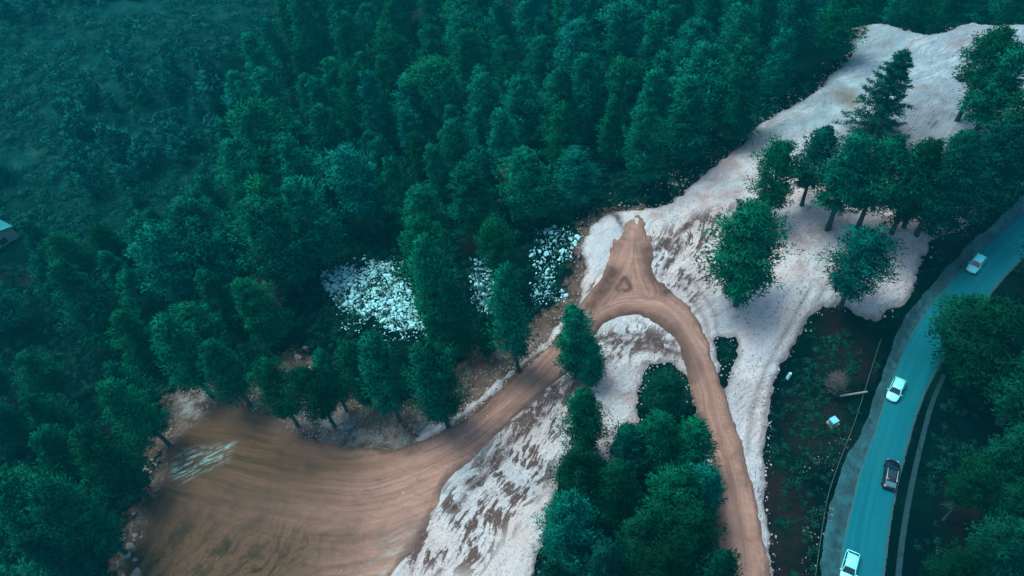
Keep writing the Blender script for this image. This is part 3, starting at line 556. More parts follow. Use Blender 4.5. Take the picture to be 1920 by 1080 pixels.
# (base px, base py, top py, width px, kind, dense, label)
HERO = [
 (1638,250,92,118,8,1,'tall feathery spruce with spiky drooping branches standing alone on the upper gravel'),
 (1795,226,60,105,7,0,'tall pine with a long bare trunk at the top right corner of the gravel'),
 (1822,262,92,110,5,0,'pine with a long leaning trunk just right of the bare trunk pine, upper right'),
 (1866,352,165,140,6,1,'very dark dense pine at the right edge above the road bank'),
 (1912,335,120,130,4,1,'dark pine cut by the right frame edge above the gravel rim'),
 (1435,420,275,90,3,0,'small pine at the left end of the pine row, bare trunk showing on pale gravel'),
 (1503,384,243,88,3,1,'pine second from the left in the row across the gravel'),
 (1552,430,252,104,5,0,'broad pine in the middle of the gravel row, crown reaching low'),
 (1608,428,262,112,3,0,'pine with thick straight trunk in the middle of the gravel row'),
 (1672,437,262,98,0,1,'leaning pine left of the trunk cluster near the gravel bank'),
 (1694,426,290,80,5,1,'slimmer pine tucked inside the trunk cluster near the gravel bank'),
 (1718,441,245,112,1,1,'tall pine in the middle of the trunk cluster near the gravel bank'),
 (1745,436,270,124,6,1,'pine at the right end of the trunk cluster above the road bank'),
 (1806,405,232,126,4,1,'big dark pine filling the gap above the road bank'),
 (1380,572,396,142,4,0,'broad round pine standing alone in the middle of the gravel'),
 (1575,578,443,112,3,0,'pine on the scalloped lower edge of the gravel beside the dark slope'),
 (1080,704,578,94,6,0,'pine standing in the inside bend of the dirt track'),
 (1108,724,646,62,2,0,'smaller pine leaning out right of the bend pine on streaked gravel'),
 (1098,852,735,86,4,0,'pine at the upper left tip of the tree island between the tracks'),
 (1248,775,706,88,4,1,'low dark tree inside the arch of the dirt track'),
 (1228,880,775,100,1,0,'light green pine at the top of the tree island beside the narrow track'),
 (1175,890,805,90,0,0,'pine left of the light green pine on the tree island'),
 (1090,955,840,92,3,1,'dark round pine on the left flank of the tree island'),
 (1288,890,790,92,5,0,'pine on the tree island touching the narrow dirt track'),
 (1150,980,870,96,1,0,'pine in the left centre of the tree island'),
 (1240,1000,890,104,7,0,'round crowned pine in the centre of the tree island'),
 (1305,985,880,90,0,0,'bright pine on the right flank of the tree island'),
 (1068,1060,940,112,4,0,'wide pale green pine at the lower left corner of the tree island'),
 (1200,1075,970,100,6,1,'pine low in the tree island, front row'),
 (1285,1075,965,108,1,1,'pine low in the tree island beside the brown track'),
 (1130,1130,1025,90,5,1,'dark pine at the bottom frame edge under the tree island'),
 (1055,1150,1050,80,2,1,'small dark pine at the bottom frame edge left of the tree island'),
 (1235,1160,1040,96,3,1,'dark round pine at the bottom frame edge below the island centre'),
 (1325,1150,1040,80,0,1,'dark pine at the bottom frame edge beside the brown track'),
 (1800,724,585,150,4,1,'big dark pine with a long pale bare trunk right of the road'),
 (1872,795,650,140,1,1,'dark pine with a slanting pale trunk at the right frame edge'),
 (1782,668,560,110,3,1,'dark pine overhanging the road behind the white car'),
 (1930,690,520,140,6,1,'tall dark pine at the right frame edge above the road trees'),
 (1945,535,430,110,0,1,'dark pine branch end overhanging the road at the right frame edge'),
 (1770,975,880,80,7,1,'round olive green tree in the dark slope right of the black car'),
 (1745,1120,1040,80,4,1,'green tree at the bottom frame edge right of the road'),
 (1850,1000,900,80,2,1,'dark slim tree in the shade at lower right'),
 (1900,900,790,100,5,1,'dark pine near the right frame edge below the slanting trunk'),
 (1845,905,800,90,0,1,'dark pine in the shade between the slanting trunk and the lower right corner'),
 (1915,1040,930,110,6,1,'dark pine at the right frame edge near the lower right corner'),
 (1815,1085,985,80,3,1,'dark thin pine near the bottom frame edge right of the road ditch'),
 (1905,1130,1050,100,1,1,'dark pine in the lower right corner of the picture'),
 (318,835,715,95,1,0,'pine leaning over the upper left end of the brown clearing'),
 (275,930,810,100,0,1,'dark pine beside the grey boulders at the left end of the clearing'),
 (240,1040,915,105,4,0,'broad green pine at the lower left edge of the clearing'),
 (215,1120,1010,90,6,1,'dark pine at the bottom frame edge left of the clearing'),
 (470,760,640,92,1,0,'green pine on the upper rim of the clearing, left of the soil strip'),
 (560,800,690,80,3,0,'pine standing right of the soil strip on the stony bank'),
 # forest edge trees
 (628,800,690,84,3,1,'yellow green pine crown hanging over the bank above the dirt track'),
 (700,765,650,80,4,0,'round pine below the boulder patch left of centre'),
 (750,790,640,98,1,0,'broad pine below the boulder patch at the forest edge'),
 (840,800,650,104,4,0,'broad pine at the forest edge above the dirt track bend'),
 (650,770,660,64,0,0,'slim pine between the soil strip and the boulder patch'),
 (915,672,590,46,2,1,'small dark conifer on the brown bank'),
 (972,695,500,84,0,0,'tall pine right of the second boulder patch, trunk reaching the bank'),
 (868,668,520,80,6,0,'pine with a pale trunk base standing between two boulder patches'),
 (838,650,450,100,1,0,'tall pine right of the big boulder patch with long grey trunk'),
 (820,560,410,100,4,0,'pine behind the right edge of the big boulder patch'),
 (1085,395,285,92,1,0,'bright conical pine at the forest edge near the gravel tip'),
 (950,560,420,74,7,0,'pine rising in front of the right hand boulder patch'),
]
hero_px = []
for (bx, by, ty, wp, kind, dense, lab) in HERO:
    b_ = at(bx, by, surf_h); H = height_for(b_, ty)
    depth = -((np.array(b_) - [0, 0, HC + 0]) @ RW)[2]
    base_w = {8: 8.6}.get(kind, [8.4, 9.2, 7.9, 8.9, 9.8, 7.7, 8.6, 9.2, 8.6][kind]) * H / 20
    ws = (wp / F * depth) / base_w
    put_tree(kind, (b_[0], b_[1], b_[2] - .2), H, min(1.8, ws), lab, name='spruce_tree' if kind == 8 else 'pine_tree', dense=bool(dense))
    hero_px.append((b_[0], b_[1]))
# forest scatter
CANOPY = np.array([(-60,395),(60,430),(230,440),(330,400),(405,345),(420,200),(450,100),(500,20),(520,-60),(2000,-60),(2000,10),(1560,24),(1550,60),(1500,110),(1430,165),(1350,200),(1290,235),(1210,270),(1150,330),(1110,370),(1060,395),(1010,420),(960,440),(950,530),(930,560),(860,610),(800,640),(760,690),(690,730),(600,740),(540,720),(450,655),(380,690),(310,780),(265,850),(225,920),(190,1120),(-60,1120)], float)
CLEAR = [np.array(p, float) for p in ([(590,500),(650,480),(760,470),(810,590),(800,640),(700,640),(610,590)], [(872,470),(935,470),(945,590),(885,600)], [(975,425),(1100,415),(1070,570),(1000,545)], [(770,640),(815,640),(815,720),(775,720)], [(535,645),(560,640),(625,720),(600,730)], [(-60,395),(30,400),(40,440),(0,460),(-60,460)])]
cands = []
pts = list(hero_px)
gridc = {}
def gk(x, y): return (int(x // 8), int(y // 8))
for p in pts: gridc.setdefault(gk(*p), []).append(p)
rr_ = random.Random(11)
allc = []
for _ in range(60000):
    x = rr_.uniform(-215, 150); y = rr_.uniform(25, 330)
    if min(abs(x), 999) > 999: continue
    allc.append((x, y))
ac = np.array(allc); az_ = ground_h(ac); hh = np.array([rr_.uniform(14, 23) for _ in ac])
cpx = to_px(np.column_stack([ac, az_ + hh * .68])); bpx = to_px(np.column_stack([ac, az_]))
ok = sdist(cpx, CANOPY) > 12
tpx = to_px(np.column_stack([ac, az_ + hh * .95])); lpx = to_px(np.column_stack([ac, az_ + hh * .35]))
for k_, c in enumerate(CLEAR):
    g_ = 46 if k_ == 0 else 30
    for pp_ in (cpx, tpx, lpx): ok &= sdist(pp_, c) < -g_ * (.6 if pp_ is tpx else 1)
ok &= (sd_gravel(ac) < -2.0) & (sd_dirt(ac) < -2.5)
ok &= (fbm(ac[:, 0], ac[:, 1], 26, 3, 91) + .5) > .26
keep = []
for i in np.nonzero(ok)[0]:
    x, y = ac[i]; md = 6.3 + 2.4 * float(vnoise(x, y, 30, 5)); k = gk(x, y); bad = False
    for a in (-1, 0, 1):
        for b in (-1, 0, 1):
            for p in gridc.get((k[0] + a, k[1] + b), ()):
                if (p[0] - x) ** 2 + (p[1] - y) ** 2 < md * md: bad = True; break
            if bad: break
        if bad: break
    if bad: continue
    gridc.setdefault(k, []).append((x, y)); keep.append(i)
keep.sort(key=lambda i: ac[i][0] ** 2 + ac[i][1] ** 2)
print('forest trees', len(keep))
NIND = 300 - len(HERO)
ZONES = [(lambda x, y: x < 420 and y > 620, 'in the wood left of the dirt track', 'pines of the shaded wood at lower left'),
 (lambda x, y: x < 330 and y > 380, 'below the scrub hillside, left edge', 'pines below the scrub hillside'),
 (lambda x, y: x < 620 and y > 400, 'in the forest left of the boulder patch', 'pines left of the boulder patch'),
 (lambda x, y: y > 440, 'close round the boulder patches', 'pines round the boulder patches'),
 (lambda x, y: x > 1560, 'in the dark hollow beyond the far gravel rim', 'pines beyond the far gravel rim'),
 (lambda x, y: x > 1200, 'near the upper gravel edge', 'pines beside the upper gravel edge'),
 (lambda x, y: x > 950 and y > 200, 'in the forest above the right hand boulder patch', 'pines above the right hand boulder patch'),
 (lambda x, y: x > 850, 'in the far forest at top centre', 'pines at top centre'),
 (lambda x, y: y < 170, 'in hazy forest beside the scrub hillside', 'far pines beside the scrub hillside'),
 (lambda x, y: x < 620, 'on the slope right of the scrub hillside', 'pines right of the scrub hillside'),
 (lambda x, y: True, 'in the forest above the big boulder patch', 'pines above the big boulder patch')]
def flabel(p, H, kind, ws):
    z = next(z for z in ZONES if z[0](*p))
    size = 'tall' if H > 20.6 else 'short' if H < 17.6 else 'middling'
    sh = 'round topped' if kind in (3, 4, 7) else 'conical'
    wd = 'broad' if ws > 1.1 else 'slim' if ws < .98 else ''
    return ' '.join(f'{size} {wd} {sh} green pine {z[1]}'.split()), z[2]
for n_, i in enumerate(keep[:NIND]):
    x, y = ac[i]; kd = rr_.choice([0, 1, 2, 3, 4, 5, 6, 7, 0, 2, 5, 6]); wsc = rr_.uniform(.88, 1.25); lab, grp = flabel(cpx[i], hh[i], kd, wsc)
    put_tree(kd, (x, y, az_[i] - .2), hh[i], wsc, lab, grp)
# the rest of the far wood: one mass of lighter built trees
low = [make_tree(500 + i, 20, 3.9, .35, ['pine', 'round', 'pine'][i], per=9, L=1.0, W=.55, lv=.95) for i in range(3)]
def get_np(me):
    V = np.empty(len(me.vertices) * 3, np.float32); me.vertices.foreach_get('co', V); li = np.empty(len(me.loops), np.int32); me.loops.foreach_get('vertex_index', li)
    nn = np.empty(len(me.loops) * 3, np.float32); me.corner_normals.foreach_get('vector', nn)
    tt = np.empty(len(me.vertices), np.float32); me.attributes['tint'].data.foreach_get('value', tt)
    k = len(me.loops) // len(me.polygons); return V.reshape(-1, 3), li.reshape(-1, k), nn.reshape(-1, 3), tt
LV = [get_np(l[1]) for l in low]
def merge(name, items, mat, protos):
    Vs = []; Fs = []; Ns = []; Ts = []; off = 0
    for (x, y, z, sx, sz, rz, k) in items:
        V, Fc, Nn, Tt = protos[k]; c, s = math.cos(rz), math.sin(rz); Rm = np.array([[c, -s, 0], [s, c, 0], [0, 0, 1]])
        Vs.append((V * [sx, sx, sz]) @ Rm.T + [x, y, z]); vn = np.zeros_like(V); vn[Fc.ravel()] = Nn; Ns.append(vn @ Rm.T)
        Fs.append(Fc + off); off += len(V); Ts.append(np.clip(Tt + rr_.uniform(-.15, .15), 0, 1))
    me = mesh_np(name, np.vstack(Vs), np.vstack(Fs)); me.polygons.foreach_set('use_smooth', [True] * len(me.polygons))
    me.normals_split_custom_set_from_vertices(np.vstack(Ns).tolist()); attr(me, 'tint', np.concatenate(Ts))
    return link(name, me, mat)
rest = keep[NIND:]
if rest:
    fw = merge('far_wood', [(ac[i][0], ac[i][1], az_[i], hh[i] / 20 * rr_.uniform(.85, 1.15), hh[i] / 20, rr_.uniform(0, 6.28), rr_.randrange(3)) for i in rest], M['pine'], LV)
    tag(fw, 'hazy distant pines merging into one wood at the top of the picture', 'wood', kind='stuff')
print('trees done', len(bpy.data.objects))

# ------------------------------------------------------------ scrub and undergrowth
def shrub_proto(seed, n=6, per=22):
    rng = np.random.default_rng(seed); cl = []
    for k in range(n):
        a = rng.random() * 6.28; r = rng.random() ** .5 * .75
        cl.append((math.cos(a) * r, math.sin(a) * r, .25 + .5 * rng.random(), .45, .8))
    return get_np(foliage_mesh('shrub', cl, per, .24, .13, rng, 1))
SP = [shrub_proto(700 + i) for i in range(4)]
def scatter(n, x0, x1, y0, y1, test, size, seed):
    rg = np.random.default_rng(seed); q = np.column_stack([rg.uniform(x0, x1, n), rg.uniform(y0, y1, n)]); q = q[test(q)]
    z = ground_h(q); s = rg.uniform(*size, len(q))
    return [(q[i, 0], q[i, 1], z[i] - .1, s[i], s[i] * rg.uniform(.7, 1.2), rg.uniform(0, 6.28), int(rg.integers(4))) for i in range(len(q))]
inview = lambda q, m=60: (lambda p: (p[:, 0] > -m) & (p[:, 0] < 1920 + m) & (p[:, 1] > -m) & (p[:, 1] < 1080 + m))(to_px(np.column_stack([q, h0(q)])))
it = scatter(14000, -260, -20, 90, 330, lambda q: inview(q) & (sdist(q, SCRUB) + 14 * fbm(q[:, 0], q[:, 1], 20, 3, 44) > -4) & (fbm(q[:, 0], q[:, 1], 14, 3, 15) > -.17), (.5, 2.1), 5)
yw = scatter(1500, -260, -20, 90, 330, lambda q: inview(q) & (sdist(q, SCRUB) + 14 * fbm(q[:, 0], q[:, 1], 20, 3, 44) > -6) & (fbm(q[:, 0], q[:, 1], 30, 3, 19) > -.12), (.22, .46), 8)
micro = [get_np(make_tree(600 + i, 20, 5.2, .12, 'round', per=7, L=1.9, W=.9, lv=2.4)[1]) for i in range(4)]
print('young wood', len(yw), [len(m_[1]) for m_ in micro])
tag(merge('young_wood', yw, M['scrub'], micro), 'hazy young wood scattered over the hillside at upper left', 'wood', kind='stuff')
tag(merge('scrub', it, M['scrub'], SP), 'low teal green scrub covering the open hillside at upper left', 'scrub', kind='stuff'); print('scrub', len(it))
def under(q): return inview(q) & (sd_gravel(q) < -.8) & (sd_dirt(q) < -1) & (sdist(q, ROAD) < -2.5) & (sdist(q, VERGE) < -.8) & (sdist(q, SOIL) < -1) & (fbm(q[:, 0], q[:, 1], 7, 3, 16) > -.09)
it = scatter(42000, -150, 160, 22, 190, under, (.3, .95), 6)
tag(merge('undergrowth', it, M['under'], SP), 'dark low undergrowth on the slopes beside the road and under the trees', 'undergrowth', kind='stuff'); print('under', len(it))

# ------------------------------------------------------------ rocks
def rock_me(seed, sub=1):
    bm = bmesh.new(); bmesh.ops.create_icosphere(bm, subdivisions=sub, radius=.5); rg = random.Random(seed)
    pl = [(Vector((rg.gauss(0, 1), rg.gauss(0, 1), rg.gauss(0, 1))).normalized(), rg.uniform(.26, .42)) for _ in range(9)]
    for v in bm.verts:
        for nrm, d in pl:
            e = v.co.dot(nrm) - d
            if e > 0: v.co -= nrm * e
    me = bpy.data.meshes.new('rock'); bm.to_mesh(me); bm.free(); return me
RK = [rock_me(i, 2) for i in range(6)]; RK2 = []
for r in RK: r.materials.append(M['rock']); r2 = r.copy(); r2.materials[0] = M['rock2']; RK2.append(r2)
rk = random.Random(5)
def pxscatter(pg, n, sz, seed):
    pg = np.array(pg, float); rg = np.random.default_rng(seed); out = []
    lo = pg.min(0); hi = pg.max(0)
    while len(out) < n:
        p = lo + rg.random(2) * (hi - lo)
        if sdist(p[None], pg)[0] + 80 * fbm(p[0], p[1], 45, 4, 95) > rg.uniform(-6, 6): out.append(p)
    out = np.array(out); w_ = base_at(out[:, 0], out[:, 1]); z = ground_h(w_)
    return np.column_stack([w_, z]), rg.uniform(0, 1, n) ** 2.2 * (sz[1] - sz[0]) + sz[0], rg
def boulders(pg, n, sz, seed, label, group, pale=True):
    P_, S_, rg = pxscatter(pg, n, sz, seed)
    for p, s in zip(P_, S_):
        o = bpy.data.objects.new('boulder', (RK if pale else RK2)[int(rg.integers(6))]); col.objects.link(o)
        o.location = (p[0], p[1], p[2] + s * .15); o.scale = (s * rg.uniform(.8, 1.3), s * rg.uniform(.8, 1.3), s * rg.uniform(.6, .95)); o.rotation_euler = (rg.uniform(-.5, .5), rg.uniform(-.5, .5), rg.uniform(0, 6.28))
        tag(o, label, 'boulder', group)
def rubble(pgs, mat, label, name='rubble', pts=None):
    protos = []
    for i in range(4):
        me = rock_me(40 + i, 1); V = np.array([v.co for v in me.vertices]); Fc = np.array([list(p.vertices) for p in me.polygons]); protos.append((V, Fc))
    Vs = []; Fs = []; off = 0
    for pg, n, sz, seed in pgs:
        P_, S_, rg = pxscatter(pg, n, sz, seed) if pts is None else pts
        if mat is M['stone3']: P_[:, 2] = gravel_h(P_[:, :2])
        for p, s in zip(P_, S_):
            V, Fc = protos[int(rg.integers(4))]; a = rg.uniform(0, 6.28); c, sn = math.cos(a), math.sin(a)
            Vs.append((V * s * rg.uniform(.7, 1.3, 3)) @ np.array([[c, -sn, 0], [sn, c, 0], [0, 0, 1]]).T + p + [0, 0, s * .12]); Fs.append(Fc + off); off += len(V)
    o = link(name, mesh_np(name, np.vstack(Vs), np.vstack(Fs)), mat); return tag(o, label, 'rubble', kind='stuff')
A_ = [(605,525),(650,495),(735,485),(765,500),(775,545),(805,590),(800,620),(750,612),(690,600),(650,575),(615,560)]
A2 = [(600,500),(740,478),(800,520),(815,640),(740,640),(640,620),(600,560)]
B_ = [(880,485),(930,480),(940,560),(925,605),(900,590),(885,540)]
C_ = [(985,470),(1010,440),(1060,425),(1085,450),(1060,500),(1050,560),(1015,570),(990,520)]
boulders(A_, 110, (.45, 1.3), 1, 'pale blue white boulder in the big boulder patch among the pines', 'boulders of the big patch')
boulders(B_, 28, (.45, 1.1), 2, 'pale boulder in the small middle patch between pines', 'boulders of the middle patch')
boulders(C_, 50, (.45, 1.1), 3, 'pale boulder on the dark slope left of the gravel tip', 'boulders left of the gravel tip')
boulders([(540,645),(565,655),(625,720),(605,725),(550,690)], 22, (.4, 1.2), 4, 'grey boulder on the soil strip above the bank', 'boulders on the soil strip', False)
boulders([(270,860),(300,790),(330,800),(300,880),(270,900)], 22, (.4, 1.3), 6, 'grey boulder at the left tip of the dirt track', 'boulders at the left end of the track', False)
boulders([(200,1080),(240,1000),(290,1000),(280,1080)], 22, (.5, 1.4), 7, 'grey boulder at the lower left corner of the clearing', 'boulders at lower left', False)
boulders([(1110,372),(1190,355),(1280,305),(1330,260),(1400,220),(1450,185),(1440,205),(1350,290),(1240,375),(1120,400)], 34, (.35, 1.0), 8, 'small pale stone on the dark fringe of the upper gravel', 'stones along the upper gravel fringe', False)
EX = [(400,705),(470,712),(560,770),(620,800),(600,825),(540,800),(440,740)]
rubble([(A_, 3300, (.1, .6), 11), (A2, 900, (.1, .45), 12), (B_, 700, (.1, .5), 13), (C_, 700, (.1, .5), 14), ([(780,640),(805,640),(812,720),(800,760),(780,730)], 150, (.15, .5), 15)],
       M['rock'], 'loose pale blue white rubble filling the boulder patches')
rubble([(EX, 420, (.12, .45), 21), ([(1060,470),(1110,400),(1280,320),(1450,180),(1600,90),(1590,110),(1460,210),(1330,320),(1200,400),(1110,425),(1090,560)], 700, (.1, .5), 22),
        ([(650,760),(850,740),(960,640),(1040,600),(1000,660),(880,770),(780,820),(680,840)], 500, (.08, .35), 23), ([(210,1080),(270,1000),(310,900),(280,860),(330,810),(345,900),(520,1050),(500,1080)], 300, (.08, .4), 24),
        ([(1560,800),(1600,810),(1560,900),(1540,1000),(1520,1080),(1500,1080),(1530,900)], 160, (.08, .3), 25), ([(1000,740),(1040,800),(1000,960),(960,1070),(930,1080),(990,900)], 350, (.08, .3), 26)],
       M['rock2'], 'scattered grey stones along the banks and edges of the clearing', 'loose_stones')
rubble([([(1200,410),(1420,270),(1640,60),(1900,60),(1880,320),(1740,460),(1640,590),(1480,620),(1430,880),(1380,860),(1400,640),(1240,500)], 5200, (.08, .38), 31), ([(1130,620),(1250,620),(1270,660),(1200,780),(1040,840),(900,1070),(760,1070),(900,880)], 1500, (.08, .3), 32)],
       M['stone3'], 'small pale stones strewn over the gravel clearing', 'strewn_stones')
rg_ = np.random.default_rng(77); eq = []
for L_ in (GRAVEL, ISLAND, HOLE):
    nx_ = np.roll(L_, -1, 0); ln_ = np.linalg.norm(nx_ - L_, axis=1); k_ = rg_.choice(len(L_), int(ln_.sum() * 5), p=ln_ / ln_.sum())
    eq.append(L_[k_] + (nx_ - L_)[k_] * rg_.random(len(k_))[:, None] + rg_.normal(size=(len(k_), 2)) * .55)
eq = np.vstack(eq); eq = eq[inview(eq)]; eq = eq[(sdist(eq, ROAD) < -1)]; sg_ = sd_gravel(eq); zz_ = np.where(sg_ > 0, gravel_h(eq), ground_h(eq))
M['stone4'] = M['stone3'].copy()
rubble([(None, 0, None, 0)], M['stone4'], 'ragged fringe of stones and clods along the edges of the gravel', 'edge_stones', pts=(np.column_stack([eq, zz_]), rg_.random(len(eq)) ** 3 * .4 + .08, rg_))
print('edge stones', len(eq))

# ------------------------------------------------------------ cars
def car(loc, rz, body, glass, label, rails=False, blackcar=False, L=4.35, Wd=1.8):
    root = empty('parked_car' if 0 else 'car', loc, rz, label, 'car', 'cars driving on the asphalt road')
    # stations along x (front = +x): x, half width, sill z, shoulder z
    st = [(-2.15,.62,.42,.80),(-2.08,.76,.30,.92),(-1.75,.86,.24,.98),(-1.0,.90,.22,.97),(0,.90,.22,.95),(.9,.89,.22,.93),(1.45,.87,.24,.86),(1.9,.78,.28,.74),(2.1,.64,.36,.64),(2.17,.5,.42,.56)]
    V = []; Fc = []
    for x, hw, z0, z1 in st:
        ring = [(hw * .9, z0), (hw, z0 + .15), (hw, (z0 + z1) / 2), (hw * .97, z1 - .06), (hw * .86, z1), (hw * .45, z1 + .025), (0, z1 + .035)]
        pr = ring + [(-a, b) for a, b in ring[-2::-1]]
        for y, z in pr: V.append((x, y, z))
    k = 13
    for i in range(len(st) - 1):
        for j in range(k - 1): a = i * k + j; Fc.append((a, a + k, a + k + 1, a + 1))
        Fc.append((i * k + k - 1, (i + 1) * k + k - 1, (i + 1) * k, i * k))
    Fc.append(tuple(range(k))); Fc.append(tuple(range((len(st) - 1) * k + k - 1, (len(st) - 1) * k - 1, -1)))
    o = link('body', pym('body', V, Fc), body, root, True); md = o.modifiers.new('w', 'BEVEL'); md.width = .03; md.segments = 2
    def quadp(name, pts, mat, th=.02):
        me = pym(name, pts, [tuple(range(len(pts)))]); ob = link(name, me, mat, root); s = ob.modifiers.new('s', 'SOLIDIFY'); s.thickness = th; s.offset = 0; return ob
    # cabin: pillars, windows and roof. lower ring at z .95, roof at 1.45
    rf, rb, lf, lb = .38, -1.45, 1.05, -1.95; zt, zb = 1.44, .95; wt, wb = .64, .80
    quadp('windscreen', [(lf, -wb + .02, zb - .03), (lf, wb - .02, zb - .03), (rf, wt - .03, zt - .02), (rf, -wt + .03, zt - .02)], glass)
    quadp('rear_window', [(lb, -wb + .04, zb), (lb, wb - .04, zb), (rb, wt - .04, zt - .03), (rb, -wt + .04, zt - .03)], M['glass_l'] if blackcar else glass)
    for s in (-1, 1):
        quadp('side_window', [(.98, s * (wb + .02), zb - .02), (-.38, s * (wb + .03), zb), (-.42, s * (wt + .02), zt - .04), (.34, s * (wt + .02), zt - .04)], glass)
        quadp('side_window', [(-.46, s * (wb + .03), zb), (-1.72, s * (wb - .0), zb + .03), (-1.36, s * (wt + .0), zt - .05), (-.5, s * (wt + .02), zt - .04)], glass)
        V = []; Fq = []
        tube(V, Fq, [(lf, s * wb, zb - .02), (rf, s * wt, zt), (-.5, s * (wt + .015), zt + .01), (rb, s * wt, zt - .02), (lb, s * wb * .96, zb)], [.045, .05, .04, .05, .06], 6)
        tube(V, Fq, [(-.42, s * (wb + .02), zb), (-.46, s * (wt + .02), zt)], [.04, .04], 6)
        link('pillar', pym('pillar', V, Fq), body, root, True)
    me = bpy.data.meshes.new('roof'); V = []; Fq = []
    xs_ = np.linspace(rf + .02, rb - .02, 6); ys_ = np.linspace(-wt, wt, 6)
    for x in xs_:
        for y in ys_: V.append((x, y * (1 - .05 * abs((x + .5) / 1)), zt + .05 * (1 - (y / wt) ** 2) + .02 * (1 - ((x + .5) / 1) ** 2)))
    for i in range(5):
        for j in range(5): a = i * 6 + j; Fq.append((a, a + 1, a + 7, a + 6))
    ro = link('roof', pym('roof', V, Fq), body, root, True); s_ = ro.modifiers.new('s', 'SOLIDIFY'); s_.thickness = .05
    # interior block keeps the cabin dark
    bm = bmesh.new(); bmesh.ops.create_cube(bm, size=1, matrix=Matrix.Translation((-.45, 0, 1.02)) @ Matrix.Diagonal((1.5, 1.1, .5, 1))); mi = bpy.data.meshes.new('dark_interior_block'); bm.to_mesh(mi); bm.free(); link('dark_interior_block', mi, M['tyre'], root)
    if rails:
        quadp('sunroof', [(.2, -.42, zt + .085), (.2, .42, zt + .085), (-.95, .42, zt + .085), (-.95, -.42, zt + .085)], M['glass'], .02)
        for s in (-1, 1):
            V = []; Fq = []; tube(V, Fq, [(.3, s * .6, zt + .03), (.2, s * .6, zt + .1), (-1.25, s * .6, zt + .1), (-1.35, s * .6, zt + .03)], [.035] * 4, 5); link('roof_rail', pym('roof_rail', V, Fq), M['chrome'], root, True)
    for s in (-1, 1):
        V = []; Fq = []; tube(V, Fq, [(.88, s * .84, .98), (.88, s * 1.0, 1.02), (.86, s * 1.08, 1.02)], [.03, .09, .06], 6); link('mirror', pym('mirror', V, Fq), body, root, True)
        quadp('headlight', [(1.98, s * .70, .70), (2.13, s * .44, .64), (2.15, s * .46, .52), (2.02, s * .74, .56)], M['lamp'], .04)
        quadp('tail_light', [(-2.13, s * .74, .86), (-2.17, s * .5, .84), (-2.17, s * .5, .68), (-2.13, s * .75, .68)], M['tail'], .04)
        for x in (1.38, -1.33):
            bm = bmesh.new(); bmesh.ops.create_cone(bm, cap_ends=True, segments=20, radius1=.32, radius2=.32, depth=.22, matrix=Matrix.Translation((x, s * .82, .32)) @ Matrix.Rotation(R(90), 4, 'X'))
            mw = bpy.data.meshes.new('wheel'); bm.to_mesh(mw); bm.free(); wo = link('wheel', mw, M['tyre'], root)
            bm = bmesh.new(); bmesh.ops.create_cone(bm, cap_ends=True, segments=12, radius1=.2, radius2=.2, depth=.02, matrix=Matrix.Translation((x, s * .935, .32)) @ Matrix.Rotation(R(90), 4, 'X'))
            mw = bpy.data.meshes.new('rim'); bm.to_mesh(mw); bm.free(); link('rim', mw, M['rim'], wo)
    quadp('number_plate', [(2.19, -.25, .5), (2.19, .25, .5), (2.19, .25, .39), (2.19, -.25, .39)], M['lamp'], .02)
    root.scale = (L / 4.32, Wd / 1.8, 1); return root
def heading(p0, p1):
    a = plane(p0[0], p0[1], 0.5); b = plane(p1[0], p1[1], 0.5); d = b - a; return math.atan2(d[1], d[0])
def car_at(c, f, **kw):
    p = plane(c[0], c[1], .7); return car((p[0], p[1], .035), heading(c, f), **kw)
car_at((1831, 494), (1819, 510), body=M['pblue'], glass=M['glass'], label='small pale blue white car farthest up the asphalt road')
car_at((1680, 730), (1669, 753), body=M['white'], glass=M['glass'], label='white car in the middle of the road below the overhanging pine', L=4.2)
car_at((1671, 889), (1675, 862), body=M['black'], glass=M['glass'], label='black car with silver roof rails driving up the road', rails=True, blackcar=True, L=4.6, Wd=1.9)
car_at((1593, 1063), (1587, 1086), body=M['white'], glass=M['glass'], label='white car cut by the bottom frame edge')

# ------------------------------------------------------------ roadside things
chan = smoothline(poly([(1775,700),(1750,755),(1733,820),(1717,885),(1702,960),(1690,1040),(1682,1140)]), 3, False)
strip('drainage_channel', chan, .85, .10, M['conc'], 0.0, 'long weathered concrete drainage channel beside the right road edge', 'channel')
kb = rr[(rr[:, 1] < chan[0, 1] + 40)]
def rail(line, label):
    line = np.asarray(line); root = empty('roadside_rail', (*line[0], hz(*line[0])), 0, label, 'rail'); o = Vector(root.location)
    V = []; Fq = []; pts_ = [Vector((x, y, hz(x, y) + .6)) - o for x, y in line]; tube(V, Fq, pts_, [.05] * len(pts_), 5); link('rail_beam', pym('rail_beam', V, Fq), M['rail'], root)
    seg = np.concatenate([[0], np.cumsum(np.linalg.norm(np.diff(line, axis=0), axis=1))])
    for s in np.arange(.5, seg[-1], 3.0):
        x = np.interp(s, seg, line[:, 0]); y = np.interp(s, seg, line[:, 1]); V = []; Fq = []; p = Vector((x, y, hz(x, y))) - o
        tube(V, Fq, [p - Vector((0, 0, .3)), p + Vector((0, 0, .62))], [.06, .06], 5); link('post', pym('post', V, Fq), M['rail'], root)
rail(smoothline(poly([(1650,640),(1632,695),(1614,755),(1594,815),(1572,868),(1550,932),(1541,985),(1530,1060),(1524,1110)]), 2, False), 'thin pale rail on short posts along the left verge of the asphalt road')
